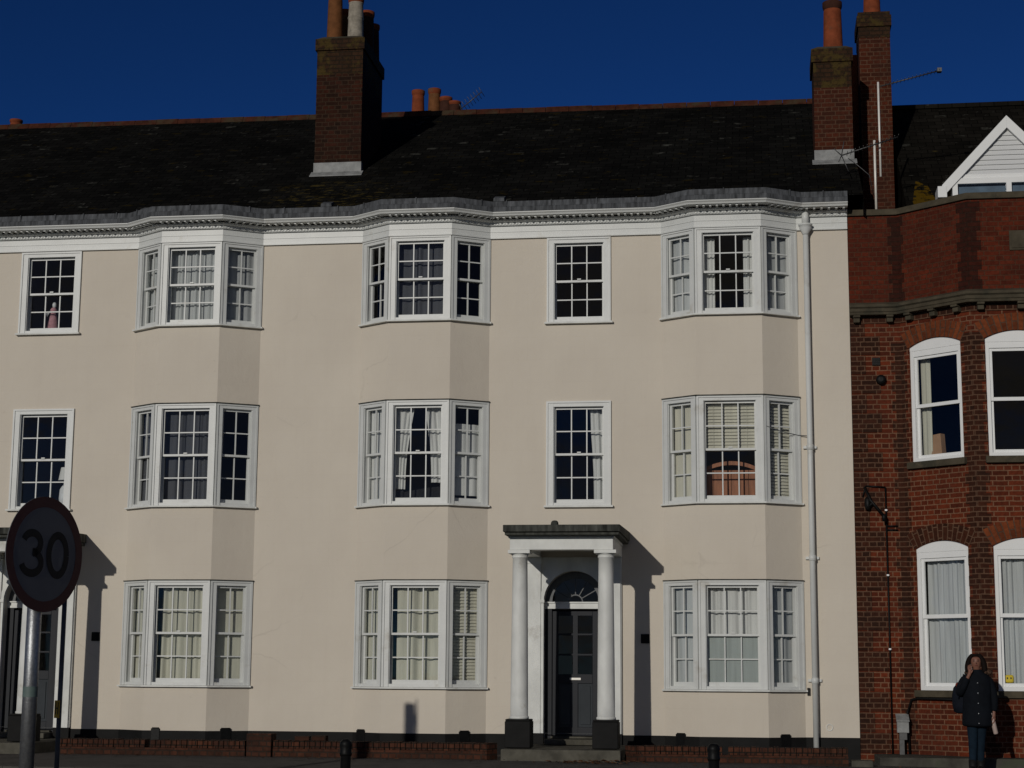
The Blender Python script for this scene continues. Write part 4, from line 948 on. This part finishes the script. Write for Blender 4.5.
SG = thing('speed_sign', 'round 30 speed limit sign on a galvanised post at the left, its face in shade', 'road sign')
SX, SY, SZ = -7.64, -9.0, 2.435
m = MB(); m.lathe((SX - .09 + .0, SY + .03), [(.078, -.46), (.078, 2.98)], 28); m.build('post', M['steel'], SG)
m = MB(); m.lathe((SX - .09, SY + .03), [(.0795, .92), (.0795, 1.03)], 28, False); m.build('sticker', plain('green_grey_sticker', (.10, .14, .13), .6, .1, 10, bmp=0), SG)
naz = math.radians(73)
nrm = Vector((math.sin(naz), -math.cos(naz), 0)); rgt = Vector((-nrm.y, nrm.x, 0)); up = Vector((0, 0, 1))
if rgt.y < 0: rgt = -rgt
def disc(mb, c, r0, r1, off, seg=64):
    for k in range(seg):
        t0, t1 = 2 * PI * k / seg, 2 * PI * (k + 1) / seg
        def q(r, t): return c + nrm * off + rgt * math.cos(t) * r + up * math.sin(t) * r
        if r0 <= 0: mb.face([c + nrm * off, q(r1, t0), q(r1, t1)])
        else: mb.face([q(r0, t0), q(r1, t0), q(r1, t1), q(r0, t1)])
def plate(c, sgn):
    m = MB(); seg = 64
    a = [c + rgt * math.cos(2 * PI * k / seg) * .62 + up * math.sin(2 * PI * k / seg) * .62 for k in range(seg)]
    i = [m.vert(p - nrm * .004) for p in a]; j = [m.vert(p + nrm * .004) for p in a]
    m.f.append(i[::-1]); m.f.append(j)
    for k in range(seg): m.f.append([i[k], i[(k + 1) % seg], j[(k + 1) % seg], j[k]])
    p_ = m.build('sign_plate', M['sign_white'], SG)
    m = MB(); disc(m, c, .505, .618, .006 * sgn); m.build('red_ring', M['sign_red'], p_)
    m = MB()
    def stroke(pts, w_):
        """flat stroke of constant width along pts (sign plane coordinates)"""
        L, R_ = [], []
        for k, p in enumerate(pts):
            d = (Vector(pts[min(k + 1, len(pts) - 1)]) - Vector(pts[max(k - 1, 0)])).normalized(); nn_ = Vector((-d.y, d.x)) * w_ / 2
            L.append(Vector(p) + nn_); R_.append(Vector(p) - nn_)
        def W(v): return c + nrm * (.007 * sgn) + rgt * v.x * sgn + up * v.y
        for k in range(len(pts) - 1): m.face([W(L[k]), W(L[k + 1]), W(R_[k + 1]), W(R_[k])])
    w_ = .084
    def el(cx, cy, rx, ry, a0, a1, n=22): return [(cx + rx * math.cos(math.radians(a0 + (a1 - a0) * k / n)), cy + ry * math.sin(math.radians(a0 + (a1 - a0) * k / n))) for k in range(n + 1)]
    stroke(el(.205, 0, .145, .215, 0, 360, 40), w_)
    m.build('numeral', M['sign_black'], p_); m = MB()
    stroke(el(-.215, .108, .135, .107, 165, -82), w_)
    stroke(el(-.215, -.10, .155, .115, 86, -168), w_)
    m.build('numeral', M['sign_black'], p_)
    m = MB()
    for z in (-.3, .3):
        q = c + up * z - nrm * .02 * sgn
        for s_ in (-1, 1): pass
        a_, b2 = q - rgt * .25, q + rgt * .25
        m.hexa([a_ - nrm * .012, b2 - nrm * .012, b2 + nrm * .012, a_ + nrm * .012], [p + up * .04 for p in (a_ - nrm * .012, b2 - nrm * .012, b2 + nrm * .012, a_ + nrm * .012)])
    m.build('fixing_rail', M['sign_back'], p_)
cc = Vector((SX - .09, SY + .03, SZ)); plate(cc + nrm * .10, 1)

HP = thing('marker_post', 'slim dark post carrying a small yellow hydrant plate, right of the sign post', 'post')
hx, hy = -7.62, -8.42
m = MB(); m.lathe((hx, hy), [(.026, -.6), (.026, 2.05)], 16); m.build('pole', M['grey_pole'], HP)
Fp = Fr((hx - .03, hy - .033), (hx + .05, hy - .078))
m = MB(); m.fbox(Fp, -.02, .07, -.002, .004, .69, .88); hp = m.build('hydrant_plate', M['yellow'], HP, bevel=.003)
m = MB(); 
for a_, b2, z0_, z1_ in ((.0, .012, .73, .86), (.04, .052, .73, .86), (.012, .04, .79, .802)): m.fbox(Fp, a_, b2, .004, .006, z0_, z1_)
m.build('plate_letter', M['plate_black'], hp)

# ------------------------------------------------------------------ curtains, blinds and things on the sills
def LI(k): return LIGHTS[k]
def cur(k, f0, f1, mat, label, zt=0, zb=0, **kw):
    F, a, b_, lo, hi = LI(k); W = b_ - a + .10; a -= .05
    if k[3] in ('left', 'right'):
        kw.setdefault('inset', -.17); kw['amp'] = min(kw.get('amp', .014), .014)
        if k[3] == 'right' and f1 >= 1: f1 = 1.40
        if k[3] == 'left' and f0 <= .2: f0 = f0 - .30
    return curtain(F, a + W * f0, a + W * f1, hi + .03 - zt, lo - .04 + zb, M[mat], label, **kw)
L0 = ('left', 0); R0_ = ('right', 0); R1 = ('right', 1)
cur(('left', 0, 'top', 'centre'), 0, 1, 'net', 'white pleated net filling the centre light of the left bay, top floor', folds=12)
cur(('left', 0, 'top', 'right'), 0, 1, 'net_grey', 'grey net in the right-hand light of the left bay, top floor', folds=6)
cur(('left', 0, 'top', 'left'), 0, 1, 'net', 'pale net in the narrow left light of the left bay, top floor', folds=5)
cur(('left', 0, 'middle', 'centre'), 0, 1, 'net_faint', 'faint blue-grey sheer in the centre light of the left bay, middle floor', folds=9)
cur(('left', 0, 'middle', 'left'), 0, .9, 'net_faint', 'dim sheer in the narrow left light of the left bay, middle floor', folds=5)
cur(('left', 0, 'ground', 'centre'), .12, 1, 'cream_cloth', 'cream curtain in the centre light of the left bay, ground floor', folds=6, amp=.03)
cur(('left', 0, 'ground', 'left'), .12, 1.0, 'cream_cloth', 'cream curtain in the narrow left light of the left bay, ground floor', folds=3)
cur(('left', 0, 'ground', 'right'), .15, 1.05, 'cream_cloth', 'cream curtain edge in the shaded right light of the left bay, ground floor', folds=3)
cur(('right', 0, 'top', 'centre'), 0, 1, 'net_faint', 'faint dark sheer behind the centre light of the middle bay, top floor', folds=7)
cur(('right', 0, 'middle', 'centre'), 0, .40, 'white_cloth', 'white curtain swept left in the centre light of the middle bay, middle floor', folds=4, gather=.4, zb=.25)
cur(('right', 0, 'middle', 'centre'), .58, 1.02, 'white_cloth', 'white curtain swept right in the centre light of the middle bay, middle floor', folds=4, gather=-.3, zb=.35)
cur(('right', 0, 'middle', 'left'), 0, .85, 'white_cloth', 'white curtain in the narrow left light of the middle bay, middle floor', folds=4)
cur(('right', 0, 'middle', 'right'), 0, 1.0, 'white_cloth', 'white curtain in the shaded right light of the middle bay, middle floor', folds=4, zt=.3, zb=.15)
cur(('right', 0, 'ground', 'centre'), .14, 1.02, 'cream_cloth', 'cream curtain in the centre light of the middle bay, ground floor', folds=4, amp=.035)
cur(('right', 0, 'ground', 'left'), .12, 1.0, 'cream_cloth', 'cream curtain in the narrow left light of the middle bay, ground floor', folds=3)
F, a, b_, lo, hi = LI(('right', 0, 'ground', 'right')); slat_blind(F, a - .02, b_ + .16, hi + .02, lo, M['blind'], 'slatted blind in the shaded right light of the middle bay, ground floor')
cur(('right', 1, 'top', 'centre'), .04, .27, 'white_cloth', 'white tied curtain at the left of the right bay centre light, top floor', folds=3, zt=.07, amp=.02)
cur(('right', 1, 'top', 'centre'), .76, .98, 'white_cloth', 'white tied curtain at the right of the right bay centre light, top floor', folds=3, zt=.07, amp=.02)
cur(('right', 1, 'top', 'left'), 0, 1, 'net', 'grey-white net in the narrow left light of the right bay, top floor', folds=5, zt=.05)
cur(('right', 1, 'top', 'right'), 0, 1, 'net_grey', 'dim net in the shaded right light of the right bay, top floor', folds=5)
cur(('right', 1, 'middle', 'left'), 0, 1, 'blind', 'cream roller blind in the narrow left light of the right bay, middle floor', folds=2, amp=.006, name='roller_blind', cat='blind')
F, a, b_, lo, hi = LI(('right', 1, 'middle', 'centre')); slat_blind(F, a - .02, b_ + .02, hi + .02, (lo + hi) / 2, M['blind'], 'cream slatted blind half down in the centre light of the right bay, middle floor')
F, a, b_, lo, hi = LI(('right', 1, 'middle', 'right')); slat_blind(F, a - .02, b_ + .16, hi + .02, lo, M['blind'], 'cream slatted blind in the shaded right light of the right bay, middle floor')
cur(('right', 1, 'ground', 'centre'), 0, 1, 'white_cloth', 'white net curtain in the centre light of the right bay, ground floor', folds=8)
cur(('right', 1, 'ground', 'left'), 0.05, 1, 'net', 'white net in the narrow left light of the right bay, ground floor', folds=5)
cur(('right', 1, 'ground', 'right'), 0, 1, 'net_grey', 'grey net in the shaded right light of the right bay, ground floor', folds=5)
F, a, b_, lo, hi = LI(('right', 1, 'ground', 'centre')); m = MB(); m.fbox(F, a + .01, b_ - .01, -.152, -.147, lo + .04, (lo + hi) / 2 - .01); tag(m.build('window_screen', M['frost']), 'frosted screen across the lower sash of the right bay, ground floor', 'screen')
cur(('right', 'flat', 'middle', ''), .66, 1.0, 'white_cloth', 'white curtain at the right of the single window above the porch', folds=3, gather=-.25, amp=.025)
def bcur(F, o, f0, f1, mat, label, **kw):
    a, b_, z0, zs = o[:4]; W = b_ - a; curtain(F, a + W * f0, a + W * f1, zs - .17, z0 + .04, M[mat], label, inset=-.20, **kw)
bcur(BF[1], OPS[1][0], .08, .94, 'net', 'white net curtain in the brick bay ground-floor window left of the woman', folds=9)
bcur(BF[2], OPS[2][0], .08, .94, 'net', 'white net curtain in the brick bay ground-floor window at the right edge', folds=10)
bcur(BF[3], OPS[3][0], .08, .94, 'net', 'white net curtain in the far ground-floor window beyond the right edge', folds=9)
bcur(BF[1], OPS[1][1], .08, .26, 'cream_cloth', 'pale curtain at the left of the upper brick bay window', folds=2, amp=.012)
# cardboard box leaning in the upper brick bay window
m = MB(); F = BF[1]; a, z0 = OPS[1][1][0] + .13, 4.47
m.hexa([F.P(a, -.20, z0), F.P(a + .27, -.20, z0), F.P(a + .27, -.32, z0), F.P(a, -.32, z0)], [F.P(a + .01, -.24, z0 + .36), F.P(a + .22, -.24, z0 + .38), F.P(a + .22, -.36, z0 + .38), F.P(a + .01, -.36, z0 + .36)])
tag(m.build('cardboard_box', M['card'], bevel=.004), 'brown cardboard box standing at the foot of the upper brick bay window', 'box')
# pine headboard behind the middle-floor window of the right bay
F, a, b_, lo, hi = LI(('right', 1, 'middle', 'centre')); hb = thing('headboard', 'orange pine headboard seen through the lower sash of the right bay, middle floor', 'headboard')
m = MB(); n = 6
for k in range(n): m.fbox(F, a + (b_ - a) * k / n + .004, a + (b_ - a) * (k + 1) / n - .004, -.42, -.39, lo - .1, lo + .48)
m.build('planks', M['pine'], hb)
m = MB(); P = MB.arc(a, b_, lo + .46, .10, 12)
for (x0_, z0_), (x1_, z1_) in zip(P, P[1:]): m.hexa([F.P(x0_, -.375, z0_), F.P(x1_, -.375, z1_), F.P(x1_, -.43, z1_), F.P(x0_, -.43, z0_)], [F.P(x0_, -.375, z0_ + .06), F.P(x1_, -.375, z1_ + .06), F.P(x1_, -.43, z1_ + .06), F.P(x0_, -.43, z0_ + .06)])
m.build('top_rail', M['pine'], hb)
# dark sofa back in the middle bay
F, a, b_, lo, hi = LI(('right', 0, 'middle', 'centre')); sf = thing('sofa', 'dark sofa back behind the centre window of the middle bay, middle floor', 'sofa')
m = MB(); n = 10
for k in range(n):
    h0 = .14 + .12 * math.sin(PI * min(1, (k / n) * .9) * .5); h1 = .14 + .12 * math.sin(PI * min(1, ((k + 1) / n) * .9) * .5); u0_, u1_ = a + (b_ - a) * k / n, a + (b_ - a) * (k + 1) / n
    m.hexa([F.P(u0_, -.26, lo - .3), F.P(u1_, -.26, lo - .3), F.P(u1_, -.45, lo - .3), F.P(u0_, -.45, lo - .3)], [F.P(u0_, -.29, lo + h0), F.P(u1_, -.29, lo + h1), F.P(u1_, -.42, lo + h1), F.P(u0_, -.42, lo + h0)])
m.build('sofa_back', M['dark_cloth'], sf)
m = MB(); m.fbox(F, a - .02, a + .14, -.95, -.26, lo - .3, lo + .20); m.build('armrest', M['dark_cloth'], sf, bevel=.03)
# doll in the top-left window, lamp in the one below
F, a, b_, lo, hi = LI(('left', 'flat', 'top', '')); u = a + (b_ - a) * .45; c_ = F.P(u, -.26, lo)
dl = thing('doll', 'pink and white dressed doll standing in the upper left window', 'doll')
m = MB(); m.lathe((c_.x, c_.y), [(.10, lo - .03), (.095, lo + .10), (.07, lo + .25), (.045, lo + .34), (.06, lo + .40), (.03, lo + .44)], 16); m.build('dress', M['pink'], dl)
m = MB(); m.lathe((c_.x + .01, c_.y), [(.013, lo + .43), (.030, lo + .455), (.036, lo + .485), (.028, lo + .52), (.0, lo + .535)], 14); m.tube([(c_.x - .04, c_.y - .02, lo + .39), (c_.x - .10, c_.y - .03, lo + .30), (c_.x - .13, c_.y - .02, lo + .36)], .018, 8); m.build('head_and_arm', M['pale'], dl)
F, a, b_, lo, hi = LI(('left', 'flat', 'middle', '')); c_ = F.P(a + (b_ - a) * .88, -.28, lo)
lp = thing('table_lamp', 'pale unlit table lamp at the right of the window behind the speed sign', 'lamp')
m = MB(); m.lathe((c_.x, c_.y), [(.07, lo - .03), (.10, lo + .15), (.09, lo + .30), (.03, lo + .40), (.02, lo + .46)], 18); m.build('lamp_base', M['pale'], lp)
m = MB(); m.lathe((c_.x, c_.y), [(.12, lo + .45), (.085, lo + .66)], 18, False); m.build('lamp_shade', M['white_cloth'], lp)
# yellow toy on the right-hand ground floor sill
F = BF[2]; o = OPS[2][0]; ty = thing('toy', 'small yellow toy with two dark eyes on the sill at the right edge', 'toy')
m = MB(); m.fbox(F, o[0] + .115, o[0] + .235, -.19, -.13, 1.135, 1.25); m.build('toy_body', M['toy_yellow'], ty, bevel=.025)
m = MB()
for du in (.135, .185): m.fbox(F, o[0] + du, o[0] + du + .018, -.13, -.126, 1.19, 1.215)
m.build('eyes', M['plate_black'], ty)

# ------------------------------------------------------------------ the woman
def skin(name, V, Ed, mat, parent, root=0, sub=2, smooth=True):
    """V: list of (x, y, z, radius)"""
    me = bpy.data.meshes.new(name); me.from_pydata([v[:3] for v in V], Ed, []); me.update()
    o = bpy.data.objects.new(name, me); COL.objects.link(o); me.materials.append(mat)
    if parent is not None: o.parent = parent
    md = o.modifiers.new('skin', 'SKIN'); md.use_smooth_shade = True; md.branch_smoothing = .3
    me.skin_vertices.new() if hasattr(me.skin_vertices, 'new') and not me.skin_vertices else None
    for i, v in enumerate(V):
        r = v[3]; me.skin_vertices[0].data[i].radius = (r, r) if not isinstance(r, tuple) else r
        me.skin_vertices[0].data[i].use_root = (i == root)
    sb_ = o.modifiers.new('sub', 'SUBSURF'); sb_.levels = sub; sb_.render_levels = sub
    return o
skin_m = plain('skin', (.20, .09, .06), .55, .08, 20, bmp=0)
coat_m = plain('navy_parka', (.0045, .006, .009), .85, .3, 9, bmp=.5, bscale=16, spec=.15)
jean_m = plain('blue_jeans', (.0065, .015, .026), .85, .3, 14, bmp=.2)
hair_m = plain('dark_brown_hair', (.007, .004, .003), .8, .3, 30, stretch=(6, 6, 1), bmp=.4, spec=.2)
fur_m = plain('brown_fur_trim', (.075, .045, .03), .95, .6, 40, bmp=.8, bscale=60)
boot_m = plain('black_boots', (.008, .008, .008), .6, .2, 20, bmp=.1, spec=.25)
WX, WY = 2.875, -2.25; WZ = gz(WX, WY)
PW = thing('person', 'woman in a long dark parka and jeans, hand raised to her face, at the right', 'person', loc=(WX, WY, WZ))
PW.rotation_euler = (0, 0, math.radians(-6))
# one continuous body: pelvis 0, spine, head, both arms with five fingers each, both legs
V = [(0, 0, .84, .105), (0, 0, .98, .095), (0, 0, 1.13, .11), (0, .01, 1.26, .085), (0, .0, 1.33, .047), (.0, -.015, 1.39, .052), (.0, -.03, 1.45, .075), (.0, -.028, 1.50, .078), (.0, -.02, 1.545, .055)]
Ed = [(i, i + 1) for i in range(8)]
def chain(start, pts):
    k = start
    for p in pts: V.append(p); Ed.append((k, len(V) - 1)); k = len(V) - 1
    return k
h1 = chain(3, [(-.13, .01, 1.25, .055), (-.20, -.02, 1.13, .042), (-.225, -.05, 1.04, .038), (-.17, -.12, 1.15, .033), (-.11, -.15, 1.27, .025), (-.09, -.145, 1.315, .026), (-.082, -.140, 1.345, .027)])
for k, (dx, dy, l) in enumerate(((-.022, -.004, .062), (-.008, -.014, .072), (.006, -.016, .068), (.018, -.010, .055))):
    chain(h1, [(-.082 + dx, -.140 + dy, 1.375, .0085), (-.080 + dx * 1.1, -.134 + dy, 1.375 + l * .5, .008), (-.072 + dx * 1.1, -.118 + dy, 1.375 + l * .85, .007)])
chain(h1 - 1, [(-.060, -.150, 1.335, .010), (-.045, -.150, 1.365, .009)])
h2 = chain(3, [(.13, .01, 1.25, .055), (.19, .0, 1.12, .042), (.215, .0, 1.0, .037), (.215, -.03, .86, .030), (.21, -.045, .78, .024), (.208, -.05, .745, .026), (.206, -.052, .72, .027)])
for k, dy in enumerate((-.026, -.010, .006, .020)):
    chain(h2, [(.214, -.052 + dy, .695, .0085), (.205, -.060 + dy, .668, .008), (.188, -.062 + dy, .655, .0075), (.176, -.058 + dy, .668, .007)])
chain(h2 - 1, [(.190, -.082, .715, .010), (.182, -.088, .690, .009)])
chain(0, [(-.075, .0, .78, .085), (-.075, -.01, .46, .055), (-.08, .01, .26, .045), (-.085, .02, .09, .033), (-.09, -.03, .04, .032), (-.10, -.11, .03, .024)])
chain(0, [(.045, .02, .78, .085), (.03, .05, .46, .055), (.02, .075, .26, .045), (.015, .10, .09, .033), (.022, .05, .04, .032), (.03, -.03, .03, .024)])
body = skin('body', V, Ed, skin_m, PW)
# face: nose, brow, lips, eyes
def lump(name, c, r, mat, par, seg=10):
    m = MB(); rings = 6
    idx = []
    for j in range(rings + 1):
        t = PI * j / rings; idx.append([m.vert((c[0] + r[0] * math.sin(t) * math.cos(2 * PI * k / seg), c[1] + r[1] * math.sin(t) * math.sin(2 * PI * k / seg), c[2] + r[2] * math.cos(t))) for k in range(seg)])
    for a_, b2 in zip(idx, idx[1:]):
        for k in range(seg): m.f.append([a_[k], b2[k], b2[(k + 1) % seg], a_[(k + 1) % seg]])
    return m.build(name, mat, par, sm=True)
lump('nose', (.004, -.108, 1.462), (.009, .014, .017), skin_m, body)
eye_m = plain('eye', (.03, .02, .015), .3, .1, 10, bmp=0); lip_m = plain('lips', (.26, .07, .06), .5, .1, 10, bmp=0)
for sx in (-1, 1): lump('eye', (sx * .028, -.098, 1.482), (.011, .005, .005), eye_m, body)
lump('mouth', (.002, -.099, 1.428), (.018, .006, .005), lip_m, body)
for sx in (-1, 1): lump('eyebrow', (sx * .028, -.100, 1.499), (.015, .004, .003), hair_m, body)
# hair: a cap with side locks down to the collar, parted over the brow
HV = [(0, .02, 1.585, .06), (0, .055, 1.52, .07), (0, .06, 1.44, .072), (0, .05, 1.36, .06)]; HE = [(0, 1), (1, 2), (2, 3)]
for sx in (-1, 1):
    k = len(HV); HV += [(sx * .045, -.035, 1.562, .034), (sx * .085, -.030, 1.51, .040), (sx * .105, -.035, 1.45, .042), (sx * .112, -.04, 1.38, .044), (sx * .110, -.05, 1.32, .034)]
    HE += [(0, k), (k, k + 1), (k + 1, k + 2), (k + 2, k + 3), (k + 3, k + 4)]
skin('hair', HV, HE, hair_m, PW)
# parka: lofted skirt and chest, sleeves
m = MB(); secs = [(.60, .205, .160), (.64, .212, .168), (.72, .212, .165), (.85, .200, .155), (.98, .185, .140), (1.08, .190, .145), (1.18, .198, .145), (1.26, .190, .125), (1.31, .150, .105), (1.345, .095, .085), (1.37, .080, .075)]
seg = 40; rr_ = []
for j, (z, rx, ry) in enumerate(secs):
    row = []
    for k in range(seg):
        t = 2 * PI * k / seg; f = 1 + .020 * math.sin(5 * t + j * .9) + .014 * math.sin(9 * t - j * 1.3) + (.02 if j in (1, 5) else 0)
        row.append(m.vert((rx * f * math.cos(t) + .003, ry * f * math.sin(t) - .005, z)))
    rr_.append(row)
for a_, b2 in zip(rr_, rr_[1:]):
    for k in range(seg): m.f.append([a_[k], a_[(k + 1) % seg], b2[(k + 1) % seg], b2[k]])
m.f.append(rr_[0][::-1]); coat = m.build('parka', coat_m, PW, sm=True)
sm_ = coat.modifiers.new('sub', 'SUBSURF'); sm_.levels = 1; sm_.render_levels = 1
skin('sleeve', [(-.10, .01, 1.25, .085), (-.165, .0, 1.21, .082), (-.215, -.03, 1.11, .068), (-.232, -.06, 1.04, .062), (-.18, -.125, 1.14, .056), (-.118, -.152, 1.265, .046)], [(i, i + 1) for i in range(5)], coat_m, coat)
skin('sleeve', [(.10, .01, 1.25, .085), (.165, .01, 1.20, .080), (.20, .005, 1.10, .066), (.22, .0, 1.0, .058), (.222, -.03, .88, .050), (.216, -.042, .80, .046)], [(i, i + 1) for i in range(5)], coat_m, coat)
# hood with fur edge lying on the shoulders
fv = []; nn_ = 15
for k in range(nn_): t = -.30 * PI + 1.6 * PI * k / (nn_ - 1); fv.append((.150 * math.cos(t) + .015, .115 * math.sin(t) + .02, 1.325 - .02 * math.sin(t) + random.uniform(-.008, .008), .030 + random.uniform(-.006, .008)))
skin('fur_hood', fv, [(i, i + 1) for i in range(nn_ - 1)], fur_m, coat, sub=1)
lump('hood_tuft', (.165, -.02, 1.335), (.048, .05, .040), fur_m, coat)
for z in (1.19, 1.055, .92, .785, .655):
    ry = [b_[2] for b_ in secs if b_[0] <= z + .05][-1]; lump('button', (.012, -.012 - ry * 1.02, z), (.010, .007, .010), M['steel'], coat)
m = MB(); m.box(.030, .034, -.158, -.15, .64, 1.2); m.build('placket', coat_m, coat)
skin('jeans', [(0, 0, .80, .11), (-.075, .0, .66, .088), (-.075, -.012, .46, .068), (-.08, .008, .26, .058), (-.085, .018, .12, .054), (.045, .03, .66, .088), (.03, .05, .46, .066), (.02, .075, .26, .056), (.015, .10, .12, .052)], [(0, 1), (1, 2), (2, 3), (3, 4), (0, 5), (5, 6), (6, 7), (7, 8)], jean_m, PW)
for bx, by in ((-.087, .018), (.017, .10)):
    m = MB(); m.lathe((bx, by), [(.050, .0), (.052, .05), (.055, .17)], 16)
    n0 = 12; rows = []
    for j, (yy, hw_, h_) in enumerate(((.045, .038, .06), (.0, .044, .095), (-.05, .044, .085), (-.10, .043, .060), (-.145, .034, .048), (-.165, .018, .034))):
        rows.append([m.vert((bx - .01 * j * .3 + hw_ * math.cos(2 * PI * k / n0), by + yy, .002 + h_ / 2 + (h_ / 2) * math.sin(2 * PI * k / n0))) for k in range(n0)])
    for a_, b2 in zip(rows, rows[1:]):
        for k in range(n0): m.f.append([a_[k], a_[(k + 1) % n0], b2[(k + 1) % n0], b2[k]])
    m.f.append(rows[0]); m.f.append(rows[-1][::-1]); m.build('boot', boot_m, PW, sm=True)
# things she carries
BPK = thing('backpack', 'dark navy rucksack slung on the woman\'s right shoulder', 'backpack', loc=(WX, WY, WZ)); BPK.rotation_euler = (0, 0, math.radians(-6))
m = MB(); rows = []; n0 = 24
for z, hw_, d_ in ((.78, .06, .05), (.80, .105, .08), (.90, .125, .10), (1.02, .125, .10), (1.12, .105, .085), (1.18, .06, .055)):
    rows.append([m.vert((-.205 + hw_ * math.copysign(abs(math.cos(2 * PI * k / n0)) ** .7, math.cos(2 * PI * k / n0)), .10 + d_ * math.copysign(abs(math.sin(2 * PI * k / n0)) ** .7, math.sin(2 * PI * k / n0)), z)) for k in range(n0)])
for a_, b2 in zip(rows, rows[1:]):
    for k in range(n0): m.f.append([a_[k], a_[(k + 1) % n0], b2[(k + 1) % n0], b2[k]])
m.f.append(rows[0][::-1]); m.f.append(rows[-1]); bag_m = plain('navy_nylon', (.006, .008, .014), .8, .3, 12, bmp=.3); m.build('bag', bag_m, BPK, sm=True)
m = MB(); m.tube([(-.17, .05, 1.15), (-.165, -.02, 1.30), (-.17, -.085, 1.26), (-.20, -.09, 1.14), (-.24, -.03, 1.02), (-.24, .06, .92)], .013, 8); m.build('strap', bag_m, BPK)
m = MB(); m.tube([(-.26, .02, 1.13), (-.27, -.0, 1.17), (-.25, .02, 1.19)], .012, 8); m.build('loop', plain('red_webbing', (.20, .03, .02), .8, .2, 20, bmp=0), BPK)
BT = bpy.data.objects.new('drink_bottle', None)
m = MB(); m.lathe((0, 0), [(.0, -.17), (.028, -.168), (.031, -.155), (.031, .02), (.024, .05), (.014, .065), (.014, .09), (.017, .092), (.017, .115), (.0, .117)], 20, False)
o = m.build('drink_bottle', plain('pale_pink_bottle', (.42, .33, .29), .4, .1, 10, bmp=0)); tag(o, 'pale bottle held in the woman\'s lowered hand', 'bottle')
rz = math.radians(-6); lx, ly, lz = .196, -.056, .68
o.location = (WX + lx * math.cos(rz) - ly * math.sin(rz), WY + lx * math.sin(rz) + ly * math.cos(rz), WZ + lz); o.rotation_euler = (math.radians(4), math.radians(-12), 0)
